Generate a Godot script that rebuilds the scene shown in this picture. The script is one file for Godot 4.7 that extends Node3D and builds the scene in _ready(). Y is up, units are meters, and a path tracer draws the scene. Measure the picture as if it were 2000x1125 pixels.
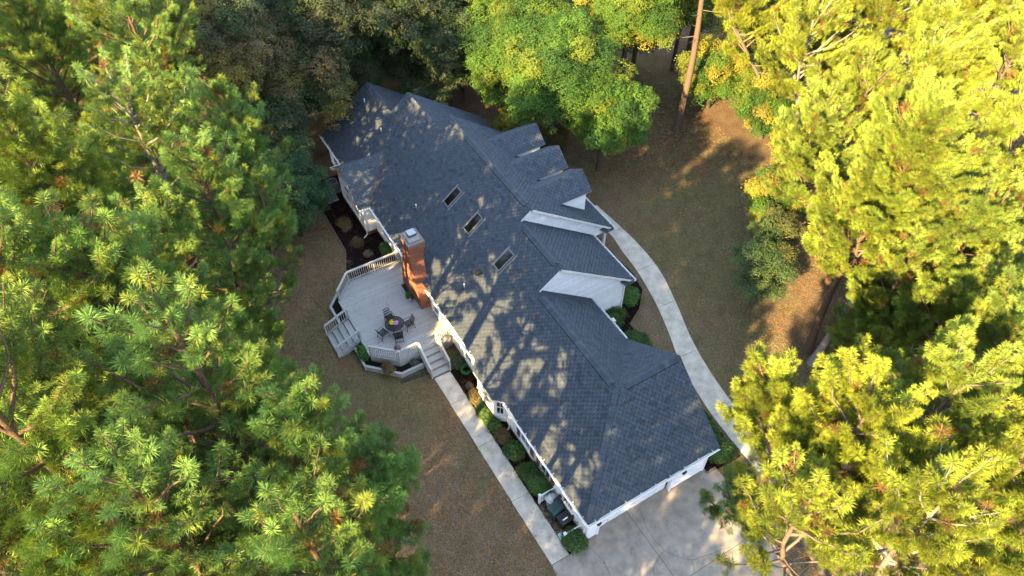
extends Node3D
# Brick and white sided house with a grey shingle roof in a clearing among pines, seen from the air on a low-sun autumn afternoon.
# x runs along the house towards its garage end, z towards the back yard, y is up; metres.

var rng := RandomNumberGenerator.new()
var taken := {}
var M := {}
var tufts: Array[ArrayMesh] = []
var sprays: Array[ArrayMesh] = []
var small_sprays: Array[ArrayMesh] = []
var chips: ArrayMesh

const EAVE := 2.88
const PITCH := 0.758

# ---------------------------------------------------------------- mesh builder
class MB:
	var v := PackedVector3Array()
	var n := PackedVector3Array()
	var c := PackedColorArray()
	func tri(a: Vector3, b: Vector3, d: Vector3, col: Color, out := Vector3.ZERO) -> void:
		var nn := (d - a).cross(b - a).normalized()
		if out != Vector3.ZERO and nn.dot(out) < 0.0:
			nn = -nn
			v.append(a); v.append(d); v.append(b)
		else:
			v.append(a); v.append(b); v.append(d)
		n.append(nn); n.append(nn); n.append(nn)
		c.append(col); c.append(col); c.append(col)
	func quad(a: Vector3, b: Vector3, d: Vector3, e: Vector3, col: Color, out := Vector3.ZERO) -> void:
		tri(a, b, d, col, out)
		tri(a, d, e, col, out)
	func hexa(p: Array, col: Color) -> void:
		# p: four bottom corners then four top corners in the same order
		var mid := Vector3.ZERO
		for q in p: mid += q
		mid /= 8.0
		for f in [[0, 1, 2, 3], [4, 5, 6, 7], [0, 1, 5, 4], [1, 2, 6, 5], [2, 3, 7, 6], [3, 0, 4, 7]]:
			var ctr: Vector3 = (p[f[0]] + p[f[1]] + p[f[2]] + p[f[3]]) / 4.0
			quad(p[f[0]], p[f[1]], p[f[2]], p[f[3]], col, ctr - mid)
	func box(at: Vector3, size: Vector3, col: Color, b := Basis.IDENTITY) -> void:
		var h := size / 2.0
		var p := []
		for y in [-1.0, 1.0]:
			for q in [[-1.0, -1.0], [1.0, -1.0], [1.0, 1.0], [-1.0, 1.0]]:
				p.append(at + b * Vector3(q[0] * h.x, y * h.y, q[1] * h.z))
		hexa(p, col)
	func bar(a: Vector3, b: Vector3, w: float, t: float, col: Color, up := Vector3.UP) -> void:
		var d := b - a
		var z := d.normalized()
		var u := up
		if absf(z.dot(u)) > 0.98: u = Vector3.RIGHT
		var x := u.cross(z).normalized()
		u = z.cross(x)
		box((a + b) / 2.0, Vector3(w, t, d.length()), col, Basis(x, u, z))
	func tube(pts: Array, radii: Array, sides: int, col: Color) -> void:
		var prev := []
		var pn := []
		var ref := Vector3(0.31, 0.2, 0.93)
		for i in pts.size():
			var d: Vector3 = (pts[mini(i + 1, pts.size() - 1)] - pts[maxi(i - 1, 0)]).normalized()
			if absf(d.dot(ref)) > 0.95: ref = Vector3(0.9, 0.3, 0.1)
			var x := ref.cross(d).normalized()
			var y := d.cross(x)
			var ring := []
			var rn := []
			for k in sides:
				var a := TAU * k / sides
				var o := x * cos(a) + y * sin(a)
				rn.append(o)
				ring.append(pts[i] + o * radii[i])
			if i > 0:
				for k in sides:
					var j := (k + 1) % sides
					smooth_tri(prev[k], ring[k], ring[j], pn[k], rn[k], rn[j], col)
					smooth_tri(prev[k], ring[j], prev[j], pn[k], rn[j], pn[j], col)
			prev = ring
			pn = rn
		for k in range(1, sides - 1):
			tri(prev[0], prev[k], prev[k + 1], col, pts[-1] - pts[-2])
	func smooth_tri(a: Vector3, b: Vector3, d: Vector3, na: Vector3, nb: Vector3, nd: Vector3, col: Color) -> void:
		var nn := (d - a).cross(b - a)
		if nn.dot(na + nb + nd) < 0.0:
			v.append(a); v.append(d); v.append(b)
			n.append(na); n.append(nd); n.append(nb)
		else:
			v.append(a); v.append(b); v.append(d)
			n.append(na); n.append(nb); n.append(nd)
		c.append(col); c.append(col); c.append(col)
	func lathe(at: Vector3, prof: Array, sides: int, col: Color) -> void:
		# prof: Vector2(radius, height) from the bottom up, flat shaded rings
		for i in range(1, prof.size()):
			var p: Vector2 = prof[i - 1]
			var q: Vector2 = prof[i]
			var out2 := Vector2(q.y - p.y, p.x - q.x)
			for k in sides:
				var a := TAU * k / sides
				var b := TAU * (k + 1) / sides
				var da := Vector3(cos(a), 0, sin(a))
				var db := Vector3(cos(b), 0, sin(b))
				var o := (da + db).normalized() * out2.x + Vector3.UP * out2.y
				quad(at + da * p.x + Vector3.UP * p.y, at + db * p.x + Vector3.UP * p.y, at + db * q.x + Vector3.UP * q.y, at + da * q.x + Vector3.UP * q.y, col, o)
	func prism(poly: PackedVector2Array, y0: float, y1: float, col: Color, side := Color(-1, 0, 0)) -> void:
		# poly in (x, z)
		var sc := col if side.r < 0.0 else side
		var idx := Geometry2D.triangulate_polygon(poly)
		for i in range(0, idx.size(), 3):
			var a := poly[idx[i]]; var b := poly[idx[i + 1]]; var d := poly[idx[i + 2]]
			tri(Vector3(a.x, y1, a.y), Vector3(b.x, y1, b.y), Vector3(d.x, y1, d.y), col, Vector3.UP)
		var cw := 1.0 if Geometry2D.is_polygon_clockwise(poly) else -1.0
		for i in poly.size():
			var p := poly[i]; var q := poly[(i + 1) % poly.size()]
			var e := (q - p).normalized()
			var o := Vector3(-e.y, 0, e.x) * -cw
			quad(Vector3(p.x, y0, p.y), Vector3(q.x, y0, q.y), Vector3(q.x, y1, q.y), Vector3(p.x, y1, p.y), sc, -o)
	func mesh() -> ArrayMesh:
		var a := []
		a.resize(Mesh.ARRAY_MAX)
		a[Mesh.ARRAY_VERTEX] = v
		a[Mesh.ARRAY_NORMAL] = n
		a[Mesh.ARRAY_COLOR] = c
		var m := ArrayMesh.new()
		m.add_surface_from_arrays(Mesh.PRIMITIVE_TRIANGLES, a)
		return m

# ---------------------------------------------------------------- naming helpers
func numbered(called: String) -> String:
	taken[called] = taken.get(called, -1) + 1
	return called if taken[called] == 0 else "%s_%03d" % [called, taken[called]]

func tag(o: Node3D, label: String, category: String, group := "") -> void:
	o.set_meta("label", label)
	o.set_meta("category", category)
	if group: o.set_meta("group", group)

func thing(called: String, label: String, category: String, at := Vector3.ZERO, turn := 0.0, group := "") -> Node3D:
	var o := Node3D.new()
	o.name = numbered(called)
	add_child(o, true)
	o.position = at
	o.rotation.y = turn
	tag(o, label, category, group)
	return o

func part(called: String, m: Mesh, material: Material, parent: Node3D, at := Vector3.ZERO, b := Basis.IDENTITY) -> MeshInstance3D:
	var o := MeshInstance3D.new()
	o.name = called
	o.mesh = m
	o.material_override = material
	parent.add_child(o, true)
	o.transform = Transform3D(b, at)
	return o

func stuff(o: Node3D) -> Node3D:
	o.set_meta("kind", "stuff")
	return o

func structure(called: String, m: Mesh, material: Material) -> MeshInstance3D:
	var o := MeshInstance3D.new()
	o.name = numbered(called)
	o.mesh = m
	o.material_override = material
	add_child(o, true)
	o.set_meta("kind", "structure")
	return o

func scatter(called: String, m: Mesh, material: Material, parent: Node3D, xf: Array, cols: PackedColorArray) -> MultiMeshInstance3D:
	var mm := MultiMesh.new()
	mm.transform_format = MultiMesh.TRANSFORM_3D
	mm.use_colors = true
	mm.mesh = m
	mm.instance_count = xf.size()
	var buf := PackedFloat32Array()
	buf.resize(xf.size() * 16)
	for i in xf.size():
		var t: Transform3D = xf[i]
		var b := t.basis
		var k := i * 16
		buf[k] = b.x.x; buf[k + 1] = b.y.x; buf[k + 2] = b.z.x; buf[k + 3] = t.origin.x
		buf[k + 4] = b.x.y; buf[k + 5] = b.y.y; buf[k + 6] = b.z.y; buf[k + 7] = t.origin.y
		buf[k + 8] = b.x.z; buf[k + 9] = b.y.z; buf[k + 10] = b.z.z; buf[k + 11] = t.origin.z
		var c := cols[i]
		buf[k + 12] = c.r; buf[k + 13] = c.g; buf[k + 14] = c.b; buf[k + 15] = 1.0
	mm.buffer = buf
	var o := MultiMeshInstance3D.new()
	o.name = called
	o.multimesh = mm
	o.material_override = material
	parent.add_child(o, true)
	o.set_meta("kind", "stuff")
	return o

func tone(c: Color, spread: float) -> Color:
	var f := 1.0 + rng.randf_range(-spread, spread)
	return Color(c.r * f, c.g * f, c.b * f)

# ---------------------------------------------------------------- materials
func noise_map(freq: float, lo: float, hi: float, seed_: int, size := 256, octaves := 4) -> NoiseTexture2D:
	var f := FastNoiseLite.new()
	f.seed = seed_
	f.frequency = freq
	f.fractal_octaves = octaves
	var g := Gradient.new()
	g.set_color(0, Color(lo, lo, lo))
	g.set_color(1, Color(hi, hi, hi))
	var t := NoiseTexture2D.new()
	t.noise = f
	t.width = size
	t.height = size
	t.seamless = true
	t.color_ramp = g
	return t

func paint(rough: float, map: Texture2D = null, scale := 1.0, spec := 0.4) -> StandardMaterial3D:
	var m := StandardMaterial3D.new()
	m.vertex_color_use_as_albedo = true
	m.roughness = rough
	m.metallic_specular = spec
	if map:
		m.albedo_texture = map
		m.uv1_triplanar = true
		m.uv1_world_triplanar = true
		m.uv1_scale = Vector3.ONE * scale
	return m

func leafy(back: float, rough := 0.55) -> StandardMaterial3D:
	var m := paint(rough, null, 1.0, 0.3)
	m.cull_mode = BaseMaterial3D.CULL_DISABLED
	m.backlight_enabled = true
	m.backlight = Color(back, back, back * 0.6)
	return m

func make_materials() -> void:
	var fine := noise_map(0.06, 0.72, 1.0, 3)
	var soft := noise_map(0.012, 0.94, 1.0, 5)
	M.shingle = paint(0.92, noise_map(0.03, 0.76, 1.0, 9), 0.35)
	M.white = paint(0.5, soft, 0.7)
	M.wood = paint(0.75, noise_map(0.04, 0.9, 1.0, 7), 0.9)
	M.brick = paint(0.9, fine, 1.3)
	M.concrete = paint(0.85, noise_map(0.012, 0.8, 1.0, 12, 1024, 8), 0.1)
	M.ground = paint(1.0, noise_map(0.05, 0.5, 1.0, 21, 512, 6), 0.3, 0.1)
	M.mulch = paint(1.0, fine, 1.0, 0.1)
	M.asphalt = paint(0.9, fine, 0.5)
	M.metal = paint(0.45, null)
	M.metal.metallic = 0.3
	M.iron = paint(0.6, null, 1.0, 0.25)
	M.plastic = paint(0.4, soft, 2.0)
	M.bark = paint(0.95, noise_map(0.05, 0.55, 1.0, 31), 1.2, 0.15)
	M.needle = leafy(0.42)
	M.leaf = leafy(0.6)
	M.holly = leafy(0.25, 0.35)
	M.grass = leafy(0.4, 0.8)
	M.petal = leafy(0.4, 0.7)
	M.dull = paint(0.9, fine, 2.0)
	var g := StandardMaterial3D.new()
	g.albedo_color = Color(0.05, 0.055, 0.06)
	g.roughness = 0.08
	g.metallic_specular = 0.6
	M.glass = g

# ---------------------------------------------------------------- foliage pieces
func make_foliage_pieces() -> void:
	var w := Color.WHITE
	for k in 4:
		var r := RandomNumberGenerator.new()
		r.seed = 100 + k
		var mb := MB.new()
		for i in 112:
			var t := (i + 0.5) / 112.0
			var az := i * 2.39996 + r.randf_range(-0.4, 0.4)
			var el := lerpf(1.5, -0.55, pow(t, 0.85)) + r.randf_range(-0.22, 0.22)
			var d := Vector3(cos(az) * cos(el), sin(el), sin(az) * cos(el))
			var l := r.randf_range(0.15, 0.285)
			var root := Vector3(0, -0.16 * t, 0) + d * 0.01
			var side := d.cross(Vector3(r.randf_range(-1, 1), r.randf_range(-1, 1), r.randf_range(-1, 1))).normalized() * 0.0056
			var mid := root + d * l * 0.6 + Vector3(0, 0.006, 0)
			var tip := root + d * l + Vector3(0, -0.03 * r.randf(), 0)
			mb.tri(root, mid + side, tip, w)
			mb.tri(root, tip, mid - side, w)
		tufts.append(mb.mesh())
	for k in 3:
		sprays.append(leaf_spray(200 + k, 26, 0.3, 0.125, 0.075))
		small_sprays.append(leaf_spray(300 + k, 34, 0.13, 0.062, 0.036))
	chips = leaf_spray(400, 9, 0.16, 0.075, 0.04)

func leaf_spray(seed_: int, count: int, reach: float, l: float, wd: float) -> ArrayMesh:
	var r := RandomNumberGenerator.new()
	r.seed = seed_
	var mb := MB.new()
	for i in count:
		var p := Vector3(r.randfn(0, 0.5), r.randfn(0, 0.28), r.randfn(0, 0.5)) * reach
		var az := r.randf() * TAU
		var d := Vector3(cos(az), r.randf_range(-0.7, 0.3), sin(az)).normalized()
		var up := (Vector3.UP + Vector3(r.randf_range(-0.7, 0.7), 0, r.randf_range(-0.7, 0.7))).normalized()
		var s := up.cross(d).normalized() * wd * r.randf_range(0.7, 1.1) * 0.5
		var nrm := d.cross(s).normalized() * wd * 0.25
		var ll := l * r.randf_range(0.7, 1.15)
		var mid := p + d * ll * 0.45
		mb.tri(p, mid + s + nrm, p + d * ll, Color.WHITE)
		mb.tri(p, p + d * ll, mid - s + nrm, Color.WHITE)
	return mb.mesh()

func basis_up(up: Vector3, spin: float, s: float) -> Basis:
	var y := up.normalized()
	var x := (Vector3.RIGHT if absf(y.x) < 0.9 else Vector3.BACK).cross(y).normalized()
	var z := x.cross(y)
	return Basis(x, y, z).rotated(y, spin).scaled_local(Vector3(s, s, s))

# ---------------------------------------------------------------- trees
func pine(at: Vector3, h: float, r: float, base_h: float, yellow: float, lean: Vector3, label: String, seed_: int, pale := 0.0, density := 1.0, tuft_size := 1.0) -> Node3D:
	# at: where the crown's axis stands; the trunk comes up from at + lean
	rng.seed = seed_
	var o := thing("pine_tree", label, "pine tree", at + lean, 0.0, "pines round the clearing")
	var off := -lean
	var mt := MB.new()
	var bark := Color(0.19, 0.125, 0.085).lerp(Color(0.42, 0.38, 0.34), pale)
	var pts := []
	var rad := []
	var r0 := 0.011 * h + 0.05
	var wob := Vector3(rng.randf_range(-0.3, 0.3), 0, rng.randf_range(-0.3, 0.3))
	for i in 11:
		var t := i / 10.0
		var s := smoothstep(0.0, 0.85, t)
		pts.append(off * s + wob * sin(t * 5.0) + Vector3(0, h * t, 0))
		rad.append(maxf(0.02, r0 * (1.0 - 0.8 * t) * (1.35 if i == 0 else 1.0)))
	mt.tube(pts, rad, 9, bark)
	part("trunk", mt.mesh(), M.bark, o)
	var ml := MB.new()
	var limb_col := Color(0.2, 0.14, 0.1).lerp(Color(0.5, 0.47, 0.43), pale)
	var xf := []
	var cols := PackedColorArray()
	var needle := Color(0.115, 0.22, 0.056).lerp(Color(0.225, 0.255, 0.022), yellow)  # yellow is autumn tint plus sunlight painted into the needles of sunlit pines
	var n := int((h - base_h) * 5.2)
	for i in n:
		var t := (i + rng.randf() * 0.6) / n
		if density < 0.95 and rng.randf() < 0.16: continue
		var y := lerpf(base_h, h - 0.2, t)
		var k := y / h * 10.0
		var i0 := mini(int(k), 9)
		var root: Vector3 = pts[i0].lerp(pts[i0 + 1], k - i0)
		var az := i * 2.39996 + rng.randf_range(-0.5, 0.5)
		var prof := sqrt(maxf(0.0, 1.0 - pow(t, 2.3))) * (0.66 + 0.34 * minf(1.0, t * 3.0))
		var l := r * prof * rng.randf_range(0.62, 1.22) + 0.35
		var el := deg_to_rad(rng.randf_range(2, 26) + t * 38.0)
		var flat := Vector3(cos(az), 0, sin(az))
		var lp := []
		var lr := []
		for j in 6:
			var q := j / 5.0
			var e := el + q * 0.35
			lp.append(root + flat * l * q * cos(e * 0.8) + Vector3.UP * l * q * sin(e) + Vector3(rng.randf_range(-1, 1), rng.randf_range(-1, 1), rng.randf_range(-1, 1)) * 0.06 * l * q)
			lr.append(lerpf(0.022 + 0.013 * l, 0.012, q))
		ml.tube(lp, lr, 5, limb_col)
		var bare := rng.randf() < 0.06
		var limb_tone := rng.randf_range(0.72, 1.25)
		var steps := int(l / 0.23 * density) + 1
		for j in range(steps + 1):
			var q := lerpf(0.3 if t < 0.5 else 0.12, 1.0, j / maxf(1.0, steps))
			if t < 0.25 and q < 0.45: continue
			if bare and q < 0.8: continue
			var f := q * 5.0
			var a := mini(int(f), 4)
			var p: Vector3 = lp[a].lerp(lp[a + 1], f - a)
			var side := flat.cross(Vector3.UP) * (1.0 if j % 2 else -1.0)
			var tw := 0.2 + 0.34 * l * (1.15 - q) * rng.randf_range(0.6, 1.2)
			var dir := (flat * rng.randf_range(0.5, 1.0) + side * rng.randf_range(0.4, 1.1) + Vector3.UP * rng.randf_range(0.1, 0.7)).normalized()
			if j == steps:
				tw = 0.1
				dir = (flat + Vector3.UP * 0.6).normalized()
			var tip := p + dir * tw
			if tw > 0.3:
				ml.tube([p, tip], [0.012, 0.006], 3, limb_col)
			var m := 1 + int(tw / 0.3)
			for g in m:
				var u := 1.0 - g * 0.3 / maxf(tw, 0.1)
				var sp := Vector3(rng.randf_range(-1, 1), rng.randf_range(-0.3, 0.8), rng.randf_range(-1, 1)) * (0.13 if g else 0.04)
				var up := dir + Vector3.UP * rng.randf_range(0.3, 1.3) + sp * 2.5
				xf.append(Transform3D(basis_up(up, rng.randf() * TAU, tuft_size * rng.randf_range(0.6, 1.22)), p.lerp(tip, u) + sp))
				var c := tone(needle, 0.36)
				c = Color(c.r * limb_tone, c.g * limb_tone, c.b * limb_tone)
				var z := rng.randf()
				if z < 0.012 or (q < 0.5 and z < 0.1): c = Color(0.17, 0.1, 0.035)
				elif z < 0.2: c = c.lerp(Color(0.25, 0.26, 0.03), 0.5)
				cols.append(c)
	for g in 5:
		xf.append(Transform3D(basis_up(Vector3(rng.randf_range(-0.4, 0.4), 1, rng.randf_range(-0.4, 0.4)), rng.randf() * TAU, tuft_size), pts[10] + Vector3(rng.randf_range(-0.2, 0.2), rng.randf_range(-0.3, 0.1), rng.randf_range(-0.2, 0.2))))
		cols.append(tone(needle, 0.2))
	# a few dead stubs under the crown
	for i in 7:
		var y := base_h - rng.randf_range(0.2, 5.0)
		var k := maxf(0.0, y / h * 10.0)
		var i0 := mini(int(k), 9)
		var root: Vector3 = pts[i0].lerp(pts[i0 + 1], k - i0)
		var az := rng.randf() * TAU
		var d := Vector3(cos(az), rng.randf_range(-0.2, 0.3), sin(az))
		var l := rng.randf_range(0.5, 1.8)
		ml.tube([root, root + d * l * 0.6, root + d * l + Vector3.UP * 0.15], [0.03, 0.02, 0.008], 4, Color(0.3, 0.26, 0.22))
	part("limbs", ml.mesh(), M.bark, o)
	scatter("crown", tufts[seed_ % 4], M.needle, o, xf, cols)
	return o

func broadleaf(called: String, category: String, at: Vector3, mid_h: float, r: float, cols_in: Array, label: String, seed_: int, group: String, lobes := 34, per := 75, leaf_scale := 1.0, squash := 0.85, bark := Color(0.16, 0.13, 0.1), mat: Material = null) -> Node3D:
	rng.seed = seed_
	var o := thing(called, label, category, at, 0.0, group)
	var ml := MB.new()
	var fork := maxf(0.3, mid_h - r * squash * 0.9)
	var top := Vector3(rng.randf_range(-0.3, 0.3), mid_h + r * squash * 0.5, rng.randf_range(-0.3, 0.3))
	var r0 := 0.05 + 0.045 * r
	var mt := MB.new()
	mt.tube([Vector3.ZERO, Vector3(0.05, fork * 0.5, 0.04), Vector3(0, fork, 0), Vector3(0, mid_h, 0).lerp(top, 0.5), top], [r0 * 1.3, r0, r0 * 0.85, r0 * 0.5, 0.02], 8, bark)
	part("trunk", mt.mesh(), M.bark, o)
	var xf := []
	var cols := PackedColorArray()
	for i in lobes:
		var u := 1.0 - 2.0 * (i + 0.5) / lobes
		var az := i * 2.39996 + rng.randf_range(-0.4, 0.4)
		var s := sqrt(1.0 - u * u)
		var rr := rng.randf_range(0.5, 0.92)
		var ctr := Vector3(cos(az) * s * r * rr, mid_h + u * r * squash * rr, sin(az) * s * r * rr)
		if ctr.y < 0.25: ctr.y = 0.25 + rng.randf() * 0.2
		var lr := r * rng.randf_range(0.22, 0.4)
		var start := Vector3(0, clampf(lerpf(fork, ctr.y, 0.45), fork * 0.9, mid_h + r * 0.4), 0)
		var bend := start.lerp(ctr, 0.5) + Vector3(0, -0.08 * r, 0)
		ml.tube([start, bend, ctr], [0.02 + 0.014 * r, 0.012 + 0.007 * r, 0.008], 4, bark)
		for g in 3:
			var e := ctr + Vector3(rng.randfn(0, 1), rng.randfn(0, 0.7), rng.randfn(0, 1)).normalized() * lr * 0.9
			ml.tube([bend.lerp(ctr, 0.5), e], [0.008 + 0.003 * r, 0.004], 3, bark)
		var lobe_col: Color = cols_in[rng.randi() % cols_in.size()]
		for g in per:
			var d := Vector3(rng.randfn(0, 1), rng.randfn(0, 0.8) + 0.25, rng.randfn(0, 1)).normalized()
			var p := ctr + d * lr * pow(rng.randf(), 0.4) * Vector3(1, 0.8, 1)
			if p.y < 0.08: p.y = 0.08 + rng.randf() * 0.1
			xf.append(Transform3D(basis_up(d + Vector3.UP * 1.1, rng.randf() * TAU, leaf_scale * rng.randf_range(0.75, 1.25)), p))
			cols.append(tone(lobe_col, 0.25))
	part("limbs", ml.mesh(), M.bark, o)
	scatter("crown", (sprays if leaf_scale > 0.8 else small_sprays)[seed_ % 3], mat if mat else M.leaf, o, xf, cols)
	return o

func shrub(at: Vector3, size: Vector3, cols_in: Array, label: String, seed_: int, count := 420, mat: Material = null, leaf := 1.0, called := "shrub", group := "shrubs in the house beds") -> Node3D:
	rng.seed = seed_
	var o := thing(called, label, "shrub", at, 0.0, group)
	var ms := MB.new()
	for i in 7:
		var az := rng.randf() * TAU
		ms.tube([Vector3(0, 0, 0), Vector3(cos(az) * size.x * 0.2, size.y * 0.45, sin(az) * size.z * 0.2), Vector3(cos(az) * size.x * 0.36, size.y * 0.8, sin(az) * size.z * 0.36)], [0.02, 0.014, 0.005], 4, Color(0.14, 0.1, 0.07))
	part("stems", ms.mesh(), M.bark, o)
	var xf := []
	var cols := PackedColorArray()
	var bumps := []
	for i in 14:
		bumps.append([Vector3(rng.randfn(0, 1), rng.randf_range(-0.2, 1), rng.randfn(0, 1)).normalized(), rng.randf_range(-0.34, 0.34)])
	for i in int(count * 0.75):
		var d := Vector3(rng.randfn(0, 1), rng.randf_range(-0.35, 1.0) * 1.3, rng.randfn(0, 1)).normalized()
		var f := 1.0
		for b in bumps:
			f += b[1] * pow(maxf(0.0, d.dot(b[0])), 7.0)
		var p := Vector3(d.x * size.x * 0.5, size.y * (0.5 + d.y * 0.5), d.z * size.z * 0.5)
		p = Vector3(0, size.y * 0.5, 0).lerp(p, f * pow(rng.randf(), 0.28))
		p.y = maxf(p.y, 0.04)
		xf.append(Transform3D(basis_up(d + Vector3.UP * 0.5, rng.randf() * TAU, leaf * rng.randf_range(0.8, 2.0)), p))
		cols.append(tone(cols_in[rng.randi() % cols_in.size()], 0.5))
	scatter("foliage", small_sprays[seed_ % 3], mat if mat else M.leaf, o, xf, cols)
	return o

# ---------------------------------------------------------------- building helpers
func poly_inside(poly: PackedVector2Array, p: Vector2) -> bool:
	return Geometry2D.is_point_in_polygon(p, poly)

func roof_plane(parent: Node3D, called: String, pts: Array, along: Vector3, seed_: int, trim := Color(0.72, 0.73, 0.74), tint := 1.0) -> MeshInstance3D:
	# a sheathed slab with white edges, laid with single shingle tabs in courses
	rng.seed = seed_
	var e := along.normalized()
	var nrm: Vector3 = (pts[1] - pts[0]).cross(pts[2] - pts[0]).normalized()
	if nrm.y < 0.0: nrm = -nrm
	var b := nrm.cross(e).normalized()
	if b.y < 0.0: b = -b
	var o: Vector3 = pts[0]
	var poly := PackedVector2Array()
	for p in pts:
		poly.append(Vector2((p - o).dot(e), (p - o).dot(b)))
	var to3 := func(q: Vector2, up: float) -> Vector3: return o + e * q.x + b * q.y + nrm * up
	var slab := MB.new()
	var idx := Geometry2D.triangulate_polygon(poly)
	for i in range(0, idx.size(), 3):
		slab.tri(to3.call(poly[idx[i]], 0.0), to3.call(poly[idx[i + 1]], 0.0), to3.call(poly[idx[i + 2]], 0.0), Color(0.018, 0.02, 0.025), nrm)
		slab.tri(to3.call(poly[idx[i]], -0.15), to3.call(poly[idx[i + 1]], -0.15), to3.call(poly[idx[i + 2]], -0.15), trim, -nrm)
	var ctr := Vector2.ZERO
	for p in poly: ctr += p / poly.size()
	for i in poly.size():
		var p := poly[i]; var q := poly[(i + 1) % poly.size()]
		var m := (p + q) / 2.0
		var out := Vector2(q.y - p.y, p.x - q.x).normalized()
		if poly_inside(poly, m + out * 0.01): out = -out
		slab.quad(to3.call(p, 0.0), to3.call(q, 0.0), to3.call(q, -0.15), to3.call(p, -0.15), trim, e * out.x + b * out.y)
	var base := part(called, slab.mesh(), M.white, parent)
	var sh := MB.new()
	var lo := poly[0]; var hi := poly[0]
	for p in poly:
		lo = lo.min(p); hi = hi.max(p)
	var expo := 0.165
	var tab := 0.3
	var row := 0
	var y := lo.y - 0.02
	while y < hi.y:
		var y1 := y + expo
		var x := lo.x - (row % 2) * tab * 0.5 - 0.04
		var row_tone := rng.randf_range(0.96, 1.04)
		while x < hi.x:
			var w := tab
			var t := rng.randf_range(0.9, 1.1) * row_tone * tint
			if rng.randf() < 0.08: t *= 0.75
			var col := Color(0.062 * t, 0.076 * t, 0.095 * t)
			var cell := PackedVector2Array([Vector2(x + 0.016, y), Vector2(x + w - 0.016, y), Vector2(x + w - 0.016, y1 + 0.01), Vector2(x + 0.016, y1 + 0.01)])
			var inside := 0
			for q in cell:
				if poly_inside(poly, q): inside += 1
			var pieces := [cell] if inside == 4 else Geometry2D.intersect_polygons(cell, poly)
			for pc in pieces:
				if pc.size() < 3: continue
				var h := PackedFloat32Array()
				for q in pc: h.append(lerpf(0.036, 0.004, clampf((q.y - y) / expo, 0.0, 1.0)))
				for i in range(1, pc.size() - 1):
					sh.tri(to3.call(pc[0], h[0]), to3.call(pc[i], h[i]), to3.call(pc[i + 1], h[i + 1]), col, nrm)
				for i in pc.size():
					var q: Vector2 = pc[i]; var r: Vector2 = pc[(i + 1) % pc.size()]
					if absf(q.y - y) < 0.004 and absf(r.y - y) < 0.004:
						sh.quad(to3.call(q, h[i]), to3.call(r, h[(i + 1) % pc.size()]), to3.call(r, 0.0), to3.call(q, 0.0), col * 0.9, -b)
			x += w
		y = y1
		row += 1
	stuff(part("shingles", sh.mesh(), M.shingle, base))
	return base

func ridge_vent(parent: Node3D, a: Vector3, b: Vector3, n1: Vector3, n2: Vector3, half := 0.27, lift := 0.085) -> void:
	# overlapping cap shingles bent over a ridge; n1 and n2 point down the two slopes
	rng.seed = 77
	var mb := MB.new()
	var d := (b - a).normalized()
	var l := a.distance_to(b)
	var count := int(l / 0.3)
	for i in count:
		var p := a + d * (l * i / count)
		var q := a + d * (l * (i + 1) / count + 0.01)
		var t := rng.randf_range(0.85, 1.15)
		var col := Color(0.062 * t, 0.076 * t, 0.095 * t)
		var lp := Vector3.UP * lift
		var lq := Vector3.UP * (lift - 0.014)
		for s in [n1, n2]:
			mb.quad(p + lp, q + lq, q + lq + s * half, p + lp + s * half, col, Vector3.UP)
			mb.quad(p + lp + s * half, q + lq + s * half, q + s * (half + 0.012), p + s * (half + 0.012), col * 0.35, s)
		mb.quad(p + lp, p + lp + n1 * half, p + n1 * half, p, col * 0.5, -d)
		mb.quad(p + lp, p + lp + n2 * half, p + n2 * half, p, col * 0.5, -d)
	mb.quad(b + Vector3.UP * (lift - 0.014), b + Vector3.UP * (lift - 0.014) + n1 * half, b + n1 * half, b, Color(0.05, 0.05, 0.05), d)
	mb.quad(b + Vector3.UP * (lift - 0.014), b + Vector3.UP * (lift - 0.014) + n2 * half, b + n2 * half, b, Color(0.05, 0.05, 0.05), d)
	part("ridge_cap", mb.mesh(), M.shingle, parent)

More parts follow.
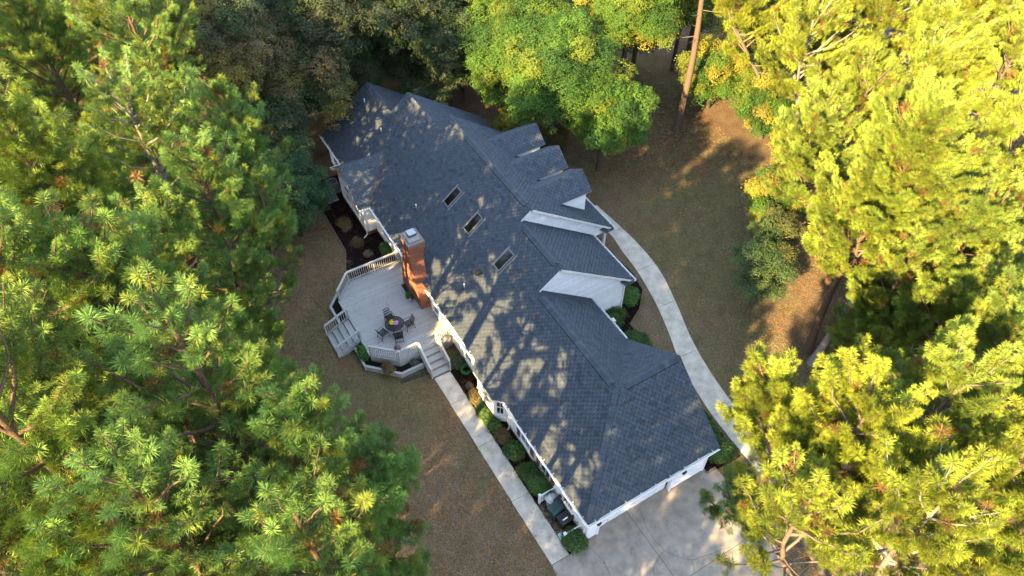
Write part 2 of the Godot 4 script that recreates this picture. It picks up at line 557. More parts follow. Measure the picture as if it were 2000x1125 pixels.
func siding(parent: Node3D, called: String, o: Vector3, along: Vector3, out: Vector3, pts: Array, col := Color(0.74, 0.755, 0.775), step := 0.2) -> MeshInstance3D:
	# lapped boards; pts are (distance along, height)
	rng.seed = hash(called) + int(o.x * 10.0) + int(o.z * 100.0)
	var poly := PackedVector2Array(pts)
	var mb := MB.new()
	var lo := poly[0]; var hi := poly[0]
	for p in poly:
		lo = lo.min(p); hi = hi.max(p)
	var to3 := func(q: Vector2, d: float) -> Vector3: return o + along * q.x + Vector3.UP * q.y + out * d
	var y := lo.y
	while y < hi.y:
		var cell := PackedVector2Array([Vector2(lo.x - 1, y), Vector2(hi.x + 1, y), Vector2(hi.x + 1, y + step), Vector2(lo.x - 1, y + step)])
		var c := tone(col, 0.07)  # board tones spread wide to stand in for the shadow line at each lap
		for pc in Geometry2D.intersect_polygons(cell, poly):
			for i in range(1, pc.size() - 1):
				var tri3 := []
				for q in [pc[0], pc[i], pc[i + 1]]:
					tri3.append(to3.call(q, lerpf(0.055, 0.008, clampf((q.y - y) / step, 0, 1))))
				mb.tri(tri3[0], tri3[1], tri3[2], c, out)
			for i in pc.size():
				var q: Vector2 = pc[i]; var r: Vector2 = pc[(i + 1) % pc.size()]
				if absf(q.y - y) < 0.003 and absf(r.y - y) < 0.003:
					mb.quad(to3.call(q, 0.055), to3.call(r, 0.055), to3.call(r, 0.0), to3.call(q, 0.0), c, Vector3.DOWN)
		y += step
	var back := MB.new()
	var idx := Geometry2D.triangulate_polygon(poly)
	for i in range(0, idx.size(), 3):
		back.tri(to3.call(poly[idx[i]], 0.0), to3.call(poly[idx[i + 1]], 0.0), to3.call(poly[idx[i + 2]], 0.0), col * 0.9, out)
		back.tri(to3.call(poly[idx[i]], -0.12), to3.call(poly[idx[i + 1]], -0.12), to3.call(poly[idx[i + 2]], -0.12), col * 0.9, -out)
	for i in poly.size():
		var p := poly[i]; var q := poly[(i + 1) % poly.size()]
		back.quad(to3.call(p, 0.0), to3.call(q, 0.0), to3.call(q, -0.12), to3.call(p, -0.12), col * 0.9)
	var w := part(called, back.mesh(), M.white, parent)
	stuff(part("siding_boards", mb.mesh(), M.white, w))
	return w

func window(parent: Node3D, o: Vector3, along: Vector3, out: Vector3, w: float, h: float, shutters := Color(-1, 0, 0)) -> void:
	# o: middle of the sill line on the wall face
	var b := Basis(along, Vector3.UP, out)
	var f := MB.new()
	var wc := Color(0.78, 0.78, 0.78)
	for s in [-1.0, 1.0]:
		f.box(Vector3(s * (w / 2 + 0.05), h / 2, 0.035), Vector3(0.1, h + 0.2, 0.07), wc)
	f.box(Vector3(0, h + 0.055, 0.04), Vector3(w + 0.2, 0.11, 0.085), wc)
	f.box(Vector3(0, -0.04, 0.06), Vector3(w + 0.26, 0.08, 0.13), wc)
	f.box(Vector3(0, h / 2, 0.028), Vector3(w, 0.05, 0.04), wc)
	f.box(Vector3(0, h / 2, 0.022), Vector3(0.03, h, 0.025), wc)
	var fr := part("window_frame", f.mesh(), M.white, parent, o, b)
	var g := MB.new()
	g.box(Vector3(0, h / 2, 0.01), Vector3(w, h, 0.012), Color.WHITE)
	part("pane", g.mesh(), M.glass, fr)
	if shutters.r >= 0.0:
		for s in [-1.0, 1.0]:
			var m := MB.new()
			m.box(Vector3(s * (w / 2 + 0.29), h / 2, 0.05), Vector3(0.34, h + 0.16, 0.035), shutters)
			for k in 9:
				m.box(Vector3(s * (w / 2 + 0.29), h * (k + 0.5) / 9.0, 0.072), Vector3(0.27, h / 13.0, 0.02), shutters, Basis(Vector3.RIGHT, 0.4))
			part("shutter", m.mesh(), M.wood, parent, o, b)

func gutter(parent: Node3D, a: Vector3, b: Vector3, out: Vector3) -> void:
	var mb := MB.new()
	var c := Color(0.74, 0.75, 0.76)
	var d := Vector3.DOWN
	var p := a + d * 0.03; var q := b + d * 0.03
	mb.bar(p + out * 0.13 + d * 0.05, q + out * 0.13 + d * 0.05, 0.012, 0.12, c)
	mb.bar(p + out * 0.07 + d * 0.105, q + out * 0.07 + d * 0.105, 0.12, 0.012, c)
	mb.bar(p + out * 0.13 + Vector3.UP * 0.016, q + out * 0.13 + Vector3.UP * 0.016, 0.03, 0.012, c)
	var l := a.distance_to(b)
	var n := maxi(1, int(l / 0.9))
	for i in n:
		var t := (i + 0.5) / n
		var m := a.lerp(b, t)
		mb.bar(m - out * 0.05 + Vector3.UP * 0.075, m + out * 0.13 + Vector3.UP * 0.02, 0.022, 0.008, c)
	part("gutter", mb.mesh(), M.white, parent)

func downspout(parent: Node3D, pts: Array) -> void:
	var mb := MB.new()
	for i in range(1, pts.size()):
		mb.bar(pts[i - 1], pts[i], 0.08, 0.06, Color(0.74, 0.75, 0.76), Vector3.BACK)
	part("downspout", mb.mesh(), M.white, parent)

func bricks(parent: Node3D, called: String, levels: Array, seed_: int) -> void:
	# levels: [y, x0, x1, z0, z1] outlines stacked upward; running-bond bricks on all four sides, edges proud of the mortar core
	rng.seed = seed_
	var core := MB.new()
	var mb := MB.new()
	for i in range(1, levels.size()):
		var a: Array = levels[i - 1]; var b: Array = levels[i]
		var p := []
		for l in [a, b]:
			for q in [[1, 3], [2, 3], [2, 4], [1, 4]]:
				p.append(Vector3(l[q[0]] + (0.01 if q[0] == 1 else -0.01), l[0], l[q[1]] + (0.01 if q[1] == 3 else -0.01)))
		core.hexa(p, Color(0.3, 0.24, 0.2))
	var y: float = levels[0][0]
	var top: float = levels[-1][0]
	var row := 0
	while y < top - 0.03:
		var k := 1
		while k < levels.size() - 1 and levels[k][0] < y: k += 1
		var t := clampf((y - levels[k - 1][0]) / maxf(0.001, levels[k][0] - levels[k - 1][0]), 0, 1)
		var d := []
		for j in 5: d.append(lerpf(levels[k - 1][j], levels[k][j], t))
		for side in 4:
			var along_x := side < 2
			var s0: float = d[1] if along_x else d[3]
			var s1: float = d[2] if along_x else d[4]
			var fixed: float = d[3 + side] if along_x else d[side - 1]
			var sg := -1.0 if side % 2 == 0 else 1.0
			var s := s0 - (0.1 if row % 2 else 0.0)
			while s < s1:
				var u0 := maxf(s, s0); var u1 := minf(s + 0.195, s1)
				if u1 - u0 > 0.03:
					var f := rng.randf_range(0.75, 1.2)
					var col := Color(0.38 * f, 0.155 * f, 0.09 * f).lerp(Color(0.24, 0.09, 0.06), rng.randf() * 0.4)
					var m := (u0 + u1) / 2.0
					var sz := u1 - u0
					var depth := 0.03 + rng.randf() * 0.004
					if along_x: mb.box(Vector3(m, y + 0.029, fixed - sg * 0.008), Vector3(sz, 0.058, depth), col)
					else: mb.box(Vector3(fixed - sg * 0.008, y + 0.029, m), Vector3(depth, 0.058, sz), col)
				s += 0.205
		y += 0.068
		row += 1
	var c := part(called, core.mesh(), M.brick, parent)
	stuff(part("bricks", mb.mesh(), M.brick, c))

func railing(parent: Node3D, a: Vector3, b: Vector3, posts := [true, true]) -> void:
	# a and b: floor points under the rail ends
	var c := Color(0.36, 0.36, 0.35)
	var mb := MB.new()
	var d := b - a
	var l := Vector2(d.x, d.z).length()
	mb.bar(a + Vector3.UP * 0.97, b + Vector3.UP * 0.97, 0.14, 0.04, c)
	mb.bar(a + Vector3.UP * 0.89, b + Vector3.UP * 0.89, 0.04, 0.09, c)
	mb.bar(a + Vector3.UP * 0.13, b + Vector3.UP * 0.13, 0.04, 0.09, c)
	var r := part("railing", mb.mesh(), M.wood, parent)
	var bm := MB.new()
	bm.box(Vector3(0, 0.5, 0), Vector3(0.038, 0.75, 0.038), c)
	var bal := bm.mesh()
	var turn := Basis(Vector3.UP, atan2(-d.z, d.x))
	var n := int(l / 0.14)
	for i in range(1, n):
		part("baluster", bal, M.wood, r, a.lerp(b, float(i) / n), turn)
	var pm := MB.new()
	pm.box(Vector3(0, 0.46, 0), Vector3(0.1, 0.98, 0.1), c)
	var post := pm.mesh()
	if posts[0]: part("post", post, M.wood, r, a, turn)
	if posts[1]: part("post", post, M.wood, r, b, turn)
	if l > 3.0: part("post", post, M.wood, r, a.lerp(b, 0.5), turn)

func cplane(z: float) -> float:
	return 7.91 - 0.738 * (-z - 6.64)

func rear(z: float) -> float:
	return EAVE - PITCH * z

# ---------------------------------------------------------------- the place
func _ready() -> void:
	var cam := Camera3D.new()
	cam.name = "camera"
	add_child(cam)
	cam.transform = Transform3D(Basis(Vector3(0.51075, 0.0, -0.85973), Vector3(-0.65151, 0.65248, -0.38705), Vector3(0.56096, 0.75781, 0.33326)), Vector3(11.09, 38.502, 10.982))
	cam.fov = 42.36
	cam.near = 0.2
	cam.far = 1500.0
	cam.current = true

	var env := Environment.new()
	env.background_mode = Environment.BG_SKY
	var sky := Sky.new()
	var sm := ProceduralSkyMaterial.new()
	sm.sky_top_color = Color(0.72, 0.81, 0.93)
	sm.sky_horizon_color = Color(0.88, 0.91, 0.95)
	sm.sky_curve = 0.2
	sm.ground_bottom_color = Color(0.2, 0.19, 0.16)
	sm.ground_horizon_color = Color(0.5, 0.5, 0.48)
	sm.energy_multiplier = 0.58
	sm.sun_angle_max = 20.0
	sky.sky_material = sm
	env.sky = sky
	env.tonemap_mode = Environment.TONE_MAPPER_LINEAR
	env.tonemap_exposure = 6.4
	env.sdfgi_enabled = true
	env.ssao_enabled = true
	env.ssil_enabled = true
	var we := WorldEnvironment.new()
	we.name = "environment"
	we.environment = env
	add_child(we)

	var sun := DirectionalLight3D.new()
	sun.name = "sun"
	add_child(sun)
	sun.look_at_from_position(Vector3(0.341, 0.485, 0.805) * 100.0, Vector3.ZERO)
	sun.light_energy = 1.6
	sun.light_color = Color(1.0, 0.86, 0.61)
	sun.light_angular_distance = 0.5
	sun.shadow_enabled = true

	make_materials()
	make_foliage_pieces()
	build_ground()
	build_walks()
	build_house()
	build_deck()
	build_yard_things()
	build_beds()
	build_debris()
	build_trees()

func build_ground() -> void:
	var f := FastNoiseLite.new()
	f.seed = 4
	f.frequency = 0.035
	f.fractal_octaves = 4
	var f2 := FastNoiseLite.new()
	f2.seed = 8
	f2.frequency = 0.25
	f2.fractal_octaves = 3
	var xs := []
	var zs := []
	for q in [-600.0, -300.0, -160.0, -110.0]: xs.append(q)
	for i in range(-180, 81): xs.append(i * 0.5)
	for q in [60.0, 110.0, 250.0, 600.0]: xs.append(q)
	for q in [-600.0, -300.0, -160.0, -100.0]: zs.append(q)
	for i in range(-150, 81): zs.append(i * 0.5)
	for q in [60.0, 110.0, 250.0, 600.0]: zs.append(q)
	var mb := MB.new()
	var cols := []
	for i in xs.size():
		var r := []
		for j in zs.size():
			r.append(ground_colour(xs[i], zs[j], f, f2))
		cols.append(r)
	for i in xs.size() - 1:
		for j in zs.size() - 1:
			var p := [Vector3(xs[i], 0, zs[j]), Vector3(xs[i + 1], 0, zs[j]), Vector3(xs[i + 1], 0, zs[j + 1]), Vector3(xs[i], 0, zs[j + 1])]
			var k := [cols[i][j], cols[i + 1][j], cols[i + 1][j + 1], cols[i][j + 1]]
			for t in [[0, 1, 2], [0, 2, 3]]:
				for q in t:
					mb.v.append(p[q]); mb.n.append(Vector3.UP); mb.c.append(k[q])
	structure("lawn_ground", mb.mesh(), M.ground)
	# dry grass and fallen leaves
	rng.seed = 55
	var gm := MB.new()
	for i in 12:
		var az := rng.randf() * TAU
		var r := rng.randf() * 0.09
		var p := Vector3(cos(az * 3.0) * r, 0, sin(az * 3.0) * r)
		var d := Vector3(cos(az), 0, sin(az))
		var h := rng.randf_range(0.025, 0.06)
		var s := d.cross(Vector3.UP) * 0.006
		var tip := p + d * h * rng.randf_range(0.5, 1.2) + Vector3.UP * h
		gm.tri(p - s, p + s, tip, Color.WHITE)
	var clump := gm.mesh()
	var xf := []
	var gc := PackedColorArray()
	var lx := []
	var lc := PackedColorArray()
	for i in 90000:
		var x := rng.randf_range(-36, 2)
		var z := rng.randf_range(-30, -12.3) if i % 2 else rng.randf_range(1.9, 11)
		if not on_lawn(x, z): continue
		var g := f.get_noise_2d(x, z) * 1.8 + f2.get_noise_2d(x, z) * 0.9
		if rng.randf() < smoothstep(-0.4, 0.4, g) * 0.95 + 0.03:
			xf.append(Transform3D(basis_up(Vector3.UP, rng.randf() * TAU, rng.randf_range(0.7, 1.5)), Vector3(x, 0.0, z)))
			gc.append(tone(Color(0.16, 0.155, 0.065).lerp(Color(0.27, 0.22, 0.12), rng.randf()), 0.4))
		elif rng.randf() < 0.55:
			lx.append(Transform3D(basis_up(Vector3(rng.randf_range(-.2, .2), 1, rng.randf_range(-.2, .2)), rng.randf() * TAU, rng.randf_range(0.5, 1.1)), Vector3(x, 0.03, z)))
			lc.append(tone(Color(0.2, 0.11, 0.055).lerp(Color(0.26, 0.17, 0.08), rng.randf()), 0.4))
	var grass := scatter("dry_grass", clump, M.grass, self, xf, gc)
	tag(grass, "thin dry olive and tan grass across the lawns", "grass")
	var litter := scatter("leaf_litter", chips, M.grass, self, lx, lc)
	tag(litter, "brown fallen leaves and pine straw strewn on the lawns", "leaf litter")

func on_lawn(x: float, z: float) -> bool:
	if z > 0.0:
		if x > -13.6 and z < 2.0: return false
		if x < -14.3 and x > -23.2 and z < 5.5: return false
		if x <= -23.2 and z < 2.6: return false
		return true
	if z > walk_outer(x) and x > -22.0: return z < walk_outer(x)
	return true

func ground_colour(x: float, z: float, f: FastNoiseLite, f2: FastNoiseLite) -> Color:
	var g := f.get_noise_2d(x, z) * 1.6 + f2.get_noise_2d(x, z) * 0.5
	var grass := Color(0.195, 0.155, 0.076)
	var dirt := Color(0.225, 0.165, 0.105)
	var c := dirt.lerp(grass, smoothstep(-0.45, 0.35, g)) * (1.0 + 0.35 * f2.get_noise_2d(x * 3.0, z * 3.0))
	# red pine straw under the groves
	var wood := 0.0
	wood = maxf(wood, smoothstep(8.0, 13.0, z))
	wood = maxf(wood, smoothstep(-6.0, 4.0, x) * smoothstep(-12.5, -16.0, z))
	wood = maxf(wood, 1.0 - smoothstep(3.0, 8.0, Vector2(x + 25.3, z + 25.0).length()))
	wood = maxf(wood, smoothstep(-28.0, -38.0, z))
	wood = maxf(wood, smoothstep(-34.0, -40.0, x))
	return c.lerp(Color(0.16, 0.095, 0.055), wood * clampf(0.75 + f2.get_noise_2d(x * 2.0, z * 2.0), 0, 1))

const OUTER := [Vector2(-21.24, -15.65), Vector2(-18.26, -15.84), Vector2(-16.12, -15.87), Vector2(-13.41, -15.59), Vector2(-10.68, -14.75), Vector2(-7.81, -13.7), Vector2(-5.0, -13.0), Vector2(-2.24, -12.61), Vector2(0.33, -12.25), Vector2(4.5, -12.1)]
const INNER := [Vector2(-21.24, -14.3), Vector2(-18.3, -14.73), Vector2(-16.37, -14.46), Vector2(-14.23, -14.21), Vector2(-11.38, -13.57), Vector2(-9.23, -12.85), Vector2(-6.97, -11.96), Vector2(-3.61, -11.2), Vector2(-0.98, -10.95), Vector2(0.6, -10.9), Vector2(4.5, -10.8)]

func along_curve(pts: Array, x: float) -> float:
	var i := 0
	while i < pts.size() - 2 and x > pts[i + 1].x: i += 1
	var a: Vector2 = pts[maxi(i - 1, 0)]; var b: Vector2 = pts[i]; var c: Vector2 = pts[i + 1]; var d: Vector2 = pts[mini(i + 2, pts.size() - 1)]
	var t := clampf((x - b.x) / (c.x - b.x), 0.0, 1.0)
	return cubic_interpolate(b.y, c.y, a.y, d.y, t)

func walk_outer(x: float) -> float:
	return along_curve(OUTER, x) if x < 4.5 else -12.1

func build_walks() -> void:
	rng.seed = 12
	var grey := Color(0.54, 0.48, 0.4)
	# back walk: four slabs from the deck steps to the driveway
	var walk := Node3D.new()
	walk.name = "back_sidewalk"
	add_child(walk)
	walk.set_meta("kind", "structure")
	var joints := [-13.48, -11.31, -7.95, -4.1, -0.08]
	for i in 4:
		var mb := MB.new()
		var x0: float = joints[i] + 0.012; var x1: float = joints[i + 1] - 0.012
		mb.prism(PackedVector2Array([Vector2(x0, 0.87), Vector2(x1, 0.87), Vector2(x1, 1.95), Vector2(x0, 1.97)]), -0.05, 0.05, tone(grey, 0.05))
		part("concrete_slab", mb.mesh(), M.concrete, walk)
	var front := Node3D.new()
	front.name = "front_walk"
	add_child(front)
	front.set_meta("kind", "structure")
	joints = [-21.24, -18.25, -14.2, -10.8, -6.9, -2.85, 0.9, 4.5]
	for i in 7:
		var mb := MB.new()
		var poly := PackedVector2Array()
		var x0: float = joints[i] + 0.012; var x1: float = joints[i + 1] - 0.012
		for k in 9:
			var x := lerpf(x0, x1, k / 8.0)
			poly.append(Vector2(x, along_curve(OUTER, x)))
		for k in 9:
			var x := lerpf(x1, x0, k / 8.0)
			poly.append(Vector2(x - 0.12, along_curve(INNER, x - 0.12)))
		mb.prism(poly, -0.05, 0.05, tone(grey, 0.05))
		part("concrete_slab", mb.mesh(), M.concrete, front)
	var drive := Node3D.new()
	drive.name = "driveway"
	add_child(drive)
	drive.set_meta("kind", "structure")
	var dcol := Color(0.315, 0.275, 0.23)
	var panels := [[Vector2(-0.06, 1.95), Vector2(4.0, 2.6), Vector2(4.0, -3.1), Vector2(-0.6, -3.1), Vector2(-0.6, -0.3), Vector2(-0.06, -0.3)], [Vector2(-0.6, -3.125), Vector2(4.0, -3.125), Vector2(4.0, -9.0), Vector2(-0.06, -9.0), Vector2(-0.06, -8.4), Vector2(-0.6, -8.4)], [Vector2(4.025, 2.6), Vector2(9.0, 3.2), Vector2(9.0, -7.5), Vector2(4.025, -9.0)], [Vector2(9.025, 3.2), Vector2(30.0, 3.6), Vector2(30.0, -2.0), Vector2(9.025, -5.0)]]
	for p in panels:
		var mb := MB.new()
		mb.prism(PackedVector2Array(p), -0.06, 0.03, tone(dcol, 0.03))
		part("concrete_slab", mb.mesh(), M.concrete, drive)
	# long jagged cracks in the garage apron
	var paths := [[Vector2(0.0, -3.72), Vector2(0.8, -3.5), Vector2(1.42, -3.44), Vector2(2.27, -3.52), Vector2(3.0, -4.0), Vector2(3.41, -4.4), Vector2(3.61, -5.26), Vector2(3.9, -6.6)], [Vector2(2.27, -3.52), Vector2(2.5, -2.9), Vector2(2.75, -2.44), Vector2(3.6, -1.9)], [Vector2(0.0, -0.15), Vector2(0.6, -0.4), Vector2(1.4, -0.47), Vector2(2.2, -0.2), Vector2(3.9, 0.1)], [Vector2(3.41, -4.4), Vector2(3.9, -4.2)]]
	for path in paths:
		var mb := MB.new()
		var pts := []
		for i in path.size() - 1:
			for k in 5:
				var t := k / 5.0
				pts.append(path[i].lerp(path[i + 1], t) + Vector2(rng.randf_range(-1, 1), rng.randf_range(-1, 1)) * 0.03)
		pts.append(path[-1])
		for i in pts.size() - 1:
			var e: Vector2 = (pts[i + 1] - pts[i]).normalized()
			var s := Vector2(-e.y, e.x) * 0.008
			var q := []
			for w in [pts[i] + s, pts[i] - s, pts[i + 1] - s, pts[i + 1] + s]: q.append(Vector3(w.x, 0.034, w.y))
			mb.quad(q[0], q[1], q[2], q[3], Color(0.075, 0.07, 0.06), Vector3.UP)
		part("crack", mb.mesh(), M.concrete, drive)
	# the road beyond the right-hand grove
	var rd := MB.new()
	rd.prism(PackedVector2Array([Vector2(-60, -49.6), Vector2(60, -46.2), Vector2(60, -55.0), Vector2(-60, -58.4)]), -0.05, 0.01, Color(0.05, 0.05, 0.055))
	var road := structure("road", rd.mesh(), M.asphalt)
	var ym := MB.new()
	ym.prism(PackedVector2Array([Vector2(-60, -49.8), Vector2(60, -46.4), Vector2(60, -46.52), Vector2(-60, -49.92)]), 0.0, 0.014, Color(0.55, 0.4, 0.06))
	part("road_line", ym.mesh(), M.asphalt, road)

func build_house() -> void:
	var h := thing("house", "long white sided house with stepped grey shingle roofs and brick chimney", "house")
	var rise := rear(-4.358)
	var X := Vector3.RIGHT
	var Z := Vector3.BACK
	# rear roof plane, one sheet under all the stepped ridges
	var ridge_steps := [[-4.18, -4.358], [-11.79, -4.358], [-11.79, -5.827], [-16.28, -5.827], [-16.28, -6.64], [-27.18, -6.64], [-27.18, -5.769], [-31.79, -5.769], [-31.79, -4.269], [-36.12, -4.269]]
	var pts := [Vector3(0, EAVE, 0)]
	for s in ridge_steps: pts.append(Vector3(s[0], rear(s[1]), s[1]))
	pts.append(Vector3(-36.12, EAVE, 0))
	roof_plane(h, "rear_roof", pts, X, 501)
	var apex := Vector3(-4.18, rise, -4.358)
	var peak := Vector3(-4.18, rise, -8.49)
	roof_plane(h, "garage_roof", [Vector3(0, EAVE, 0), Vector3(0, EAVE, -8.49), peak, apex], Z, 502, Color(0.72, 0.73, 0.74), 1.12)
	roof_plane(h, "garage_roof_back", [Vector3(-8.36, EAVE, -8.49), peak, apex], Z, 503)
	roof_plane(h, "kitchen_front_roof", [Vector3(-8.36, EAVE, -8.49), Vector3(-12.05, EAVE, -8.49), Vector3(-12.05, rise, -4.358), apex], X, 504)
	roof_plane(h, "right_gable_front_roof", [Vector3(-11.79, 2.97, -11.684), Vector3(-16.5, 2.97, -11.684), Vector3(-16.5, rear(-5.827), -5.827), Vector3(-11.79, rear(-5.827), -5.827)], X, 505)
	roof_plane(h, "main_front_roof", [Vector3(-16.28, 3.0, -13.294), Vector3(-27.18, 3.0, -13.294), Vector3(-27.18, 7.91, -6.64), Vector3(-16.28, 7.91, -6.64)], X, 506)
	roof_plane(h, "left_gable_front_roof", [Vector3(-26.95, 2.97, -11.6), Vector3(-31.79, 2.97, -11.6), Vector3(-31.79, rear(-5.769), -5.769), Vector3(-26.95, rear(-5.769), -5.769)], X, 507)
	roof_plane(h, "end_front_roof", [Vector3(-31.55, 2.97, -8.5), Vector3(-36.12, 2.97, -8.5), Vector3(-36.12, rear(-4.269), -4.269), Vector3(-31.55, rear(-4.269), -4.269)], X, 508)
	# ridges
	var dn := Vector3(0, -PITCH, 1).normalized()
	var df := Vector3(0, -0.74, -1).normalized()
	for r in [[-4.6, -11.4, -4.358], [-12.3, -15.7, -5.827], [-16.85, -26.6, -6.64], [-27.75, -31.2, -5.769], [-32.3, -35.9, -4.269]]:
		ridge_vent(h, Vector3(r[1], rear(r[2]), r[2]), Vector3(r[0], rear(r[2]), r[2]), dn, df)
	ridge_vent(h, peak + Vector3(0, 0, 0.2), apex + Vector3(0, 0, -0.5), Vector3(1, -0.79, 0).normalized(), Vector3(-1, -0.79, 0).normalized())
	ridge_vent(h, Vector3(-0.06, EAVE + 0.05, -0.06), apex + Vector3(-0.05, 0.03, 0.0), Vector3(0.62, -0.02, -0.7).normalized(), Vector3(-0.7, -0.02, 0.62).normalized(), 0.17, 0.03)
	# walls
	var wy := 2.72
	siding(h, "rear_wall", Vector3(-35.85, 0, -0.3), X, Z, [Vector2(0, 0.35), Vector2(35.55, 0.35), Vector2(35.55, wy), Vector2(0, wy)])
	var garage := siding(h, "garage_wall", Vector3(-0.3, 0, -0.32), -Z, X, [Vector2(0, 0.12), Vector2(0.75, 0.12), Vector2(0.75, 2.18), Vector2(5.45, 2.18), Vector2(5.45, 0.12), Vector2(7.9, 0.12), Vector2(7.9, wy), Vector2(0, wy)])
	var gd := MB.new()
	for r in 4:
		for k in 6:
			gd.box(Vector3(-0.5, 0.3 + r * 0.53, -1.42 - k * 0.78), Vector3(0.05, 0.4, 0.62), Color(0.74, 0.74, 0.74))
		gd.box(Vector3(-0.525, 0.3 + r * 0.53, -3.37), Vector3(0.05, 0.5, 4.7), Color(0.7, 0.7, 0.7))
	gd.box(Vector3(-0.56, 1.1, -3.37), Vector3(0.04, 2.15, 4.72), Color(0.66, 0.66, 0.66))
	part("garage_door", gd.mesh(), M.white, h)
	var gt := MB.new()
	gt.box(Vector3(-0.28, 2.24, -3.42), Vector3(0.12, 0.14, 5.0), Color(0.76, 0.76, 0.76))
	gt.box(Vector3(-0.28, 1.09, -1.0), Vector3(0.12, 2.16, 0.13), Color(0.76, 0.76, 0.76))
	gt.box(Vector3(-0.28, 1.09, -5.84), Vector3(0.12, 2.16, 0.13), Color(0.76, 0.76, 0.76))
	part("garage_door_trim", gt.mesh(), M.white, h)
	siding(h, "garage_front_wall", Vector3(-8.1, 0, -8.2), X, -Z, [Vector2(0, 0.1), Vector2(7.8, 0.1), Vector2(7.8, wy), Vector2(3.92, 5.85), Vector2(0, wy)])
	siding(h, "kitchen_front_wall", Vector3(-12.0, 0, -8.22), X, -Z, [Vector2(0, 0.1), Vector2(3.88, 0.1), Vector2(3.88, wy), Vector2(0, wy)])
	var rd := rear(-5.827)
	siding(h, "right_gable_wall", Vector3(-12.05, 0, -0.3), -Z, X, [Vector2(0.2, 0.1), Vector2(10.8, 0.1), Vector2(10.8, 3.25), Vector2(5.527, rd - 0.14), Vector2(0.2, EAVE + 0.2)])
	siding(h, "right_gable_front_wall", Vector3(-16.5, 0, -11.1), X, -Z, [Vector2(0, 0.1), Vector2(4.43, 0.1), Vector2(4.43, 2.9), Vector2(0, 2.9)])
	siding(h, "main_gable_wall", Vector3(-16.53, 0, -0.3), -Z, X, [Vector2(0.2, 0.1), Vector2(11.3, 0.1), Vector2(11.3, 2.75), Vector2(12.6, 2.75), Vector2(12.6, 3.16), Vector2(6.34, 7.75), Vector2(0.2, EAVE + 0.2)])
	siding(h, "porch_wall", Vector3(-27.0, 0, -11.6), X, -Z, [Vector2(0, 0.1), Vector2(10.4, 0.1), Vector2(10.4, 2.9), Vector2(0, 2.9)])
	siding(h, "left_gable_wall", Vector3(-31.55, 0, -0.5), -Z, -X, [Vector2(0, 0.1), Vector2(10.6, 0.1), Vector2(10.6, 3.1), Vector2(5.27, 7.0), Vector2(0, EAVE + 0.2)])
	siding(h, "main_left_gable_wall", Vector3(-26.95, 0, -0.5), -Z, -X, [Vector2(0, 0.1), Vector2(11.1, 0.1), Vector2(11.1, 4.2), Vector2(6.14, 7.7), Vector2(0, EAVE + 0.2)])
	siding(h, "left_front_wall", Vector3(-31.5, 0, -11.1), X, -Z, [Vector2(0, 0.1), Vector2(4.5, 0.1), Vector2(4.5, 2.9), Vector2(0, 2.9)])
	siding(h, "end_wall", Vector3(-35.85, 0, -0.3), -Z, -X, [Vector2(0, 0.1), Vector2(7.9, 0.1), Vector2(7.9, 2.9), Vector2(3.97, 5.95), Vector2(0, EAVE)])
	siding(h, "end_front_wall", Vector3(-35.8, 0, -8.2), X, -Z, [Vector2(0, 0.1), Vector2(4.2, 0.1), Vector2(4.2, 2.9), Vector2(0, 2.9)])
	var fm := MB.new()
	fm.box(Vector3(-18.0, 0.17, -0.32), Vector3(35.4, 0.36, 0.1), Color(0.3, 0.13, 0.08))
	part("brick_foundation", fm.mesh(), M.brick, h)
	# corner boards
	for q in [[-12.02, -11.08, 2.95], [-0.29, -0.3, 2.7], [-0.29, -8.2, 2.7]]:
		var cb := MB.new()
		cb.box(Vector3(q[0], q[2] / 2.0, q[1]), Vector3(0.13, q[2], 0.13), Color(0.76, 0.77, 0.78))
		part("corner_board", cb.mesh(), M.white, h)
	# frieze under the eave returns, and the little roofed returns themselves
	for q in [[-16.5, -13.29, 3.0], [-12.02, -11.684, 2.97]]:
		var x: float = q[0]; var z: float = q[1]; var y: float = q[2]
		roof_plane(h, "eave_return", [Vector3(x + 0.34, y - 0.03, z + 0.02), Vector3(x + 0.34, y - 0.03, z + 0.75), Vector3(x + 0.02, y + 0.24, z + 1.05), Vector3(x + 0.02, y + 0.24, z + 0.1)], Z, 520)
	# porch
	var pm := MB.new()
	pm.box(Vector3(-21.8, 0.2, -12.5), Vector3(10.3, 0.4, 1.9), Color(0.42, 0.4, 0.38))
	part("porch_floor", pm.mesh(), M.concrete, h)
	var post := MB.new()
	post.box(Vector3(0, 1.4, 0), Vector3(0.16, 2.4, 0.16), Color(0.76, 0.77, 0.78))
	post.box(Vector3(0, 0.5, 0), Vector3(0.24, 0.2, 0.24), Color(0.76, 0.77, 0.78))
	post.box(Vector3(0, 2.62, 0), Vector3(0.24, 0.14, 0.24), Color(0.76, 0.77, 0.78))
	var pmesh := post.mesh()
	for x in [-16.85, -20.3, -23.6, -26.8]:
		part("porch_post", pmesh, M.white, h, Vector3(x, 0.2, -13.05))
	var bm := MB.new()
	bm.box(Vector3(-21.8, 2.84, -13.05), Vector3(10.4, 0.24, 0.2), Color(0.76, 0.77, 0.78))
	part("porch_beam", bm.mesh(), M.white, h)
	var sb := MB.new()
	for k in 3:
		sb.box(Vector3(-22.3, 0.07 + k * 0.13, -14.3 + k * 0.3), Vector3(2.2, 0.13, 0.6), Color(0.34, 0.14, 0.08))
	part("brick_steps", sb.mesh(), M.brick, h)
	# dormers
	for i in 3:
		dormer(h, [-24.65, -21.75, -18.95][i], 530 + i * 5)
	# cross gable at the back
	var xc := -29.43
	var zf := 0.85
	var yr := 4.85
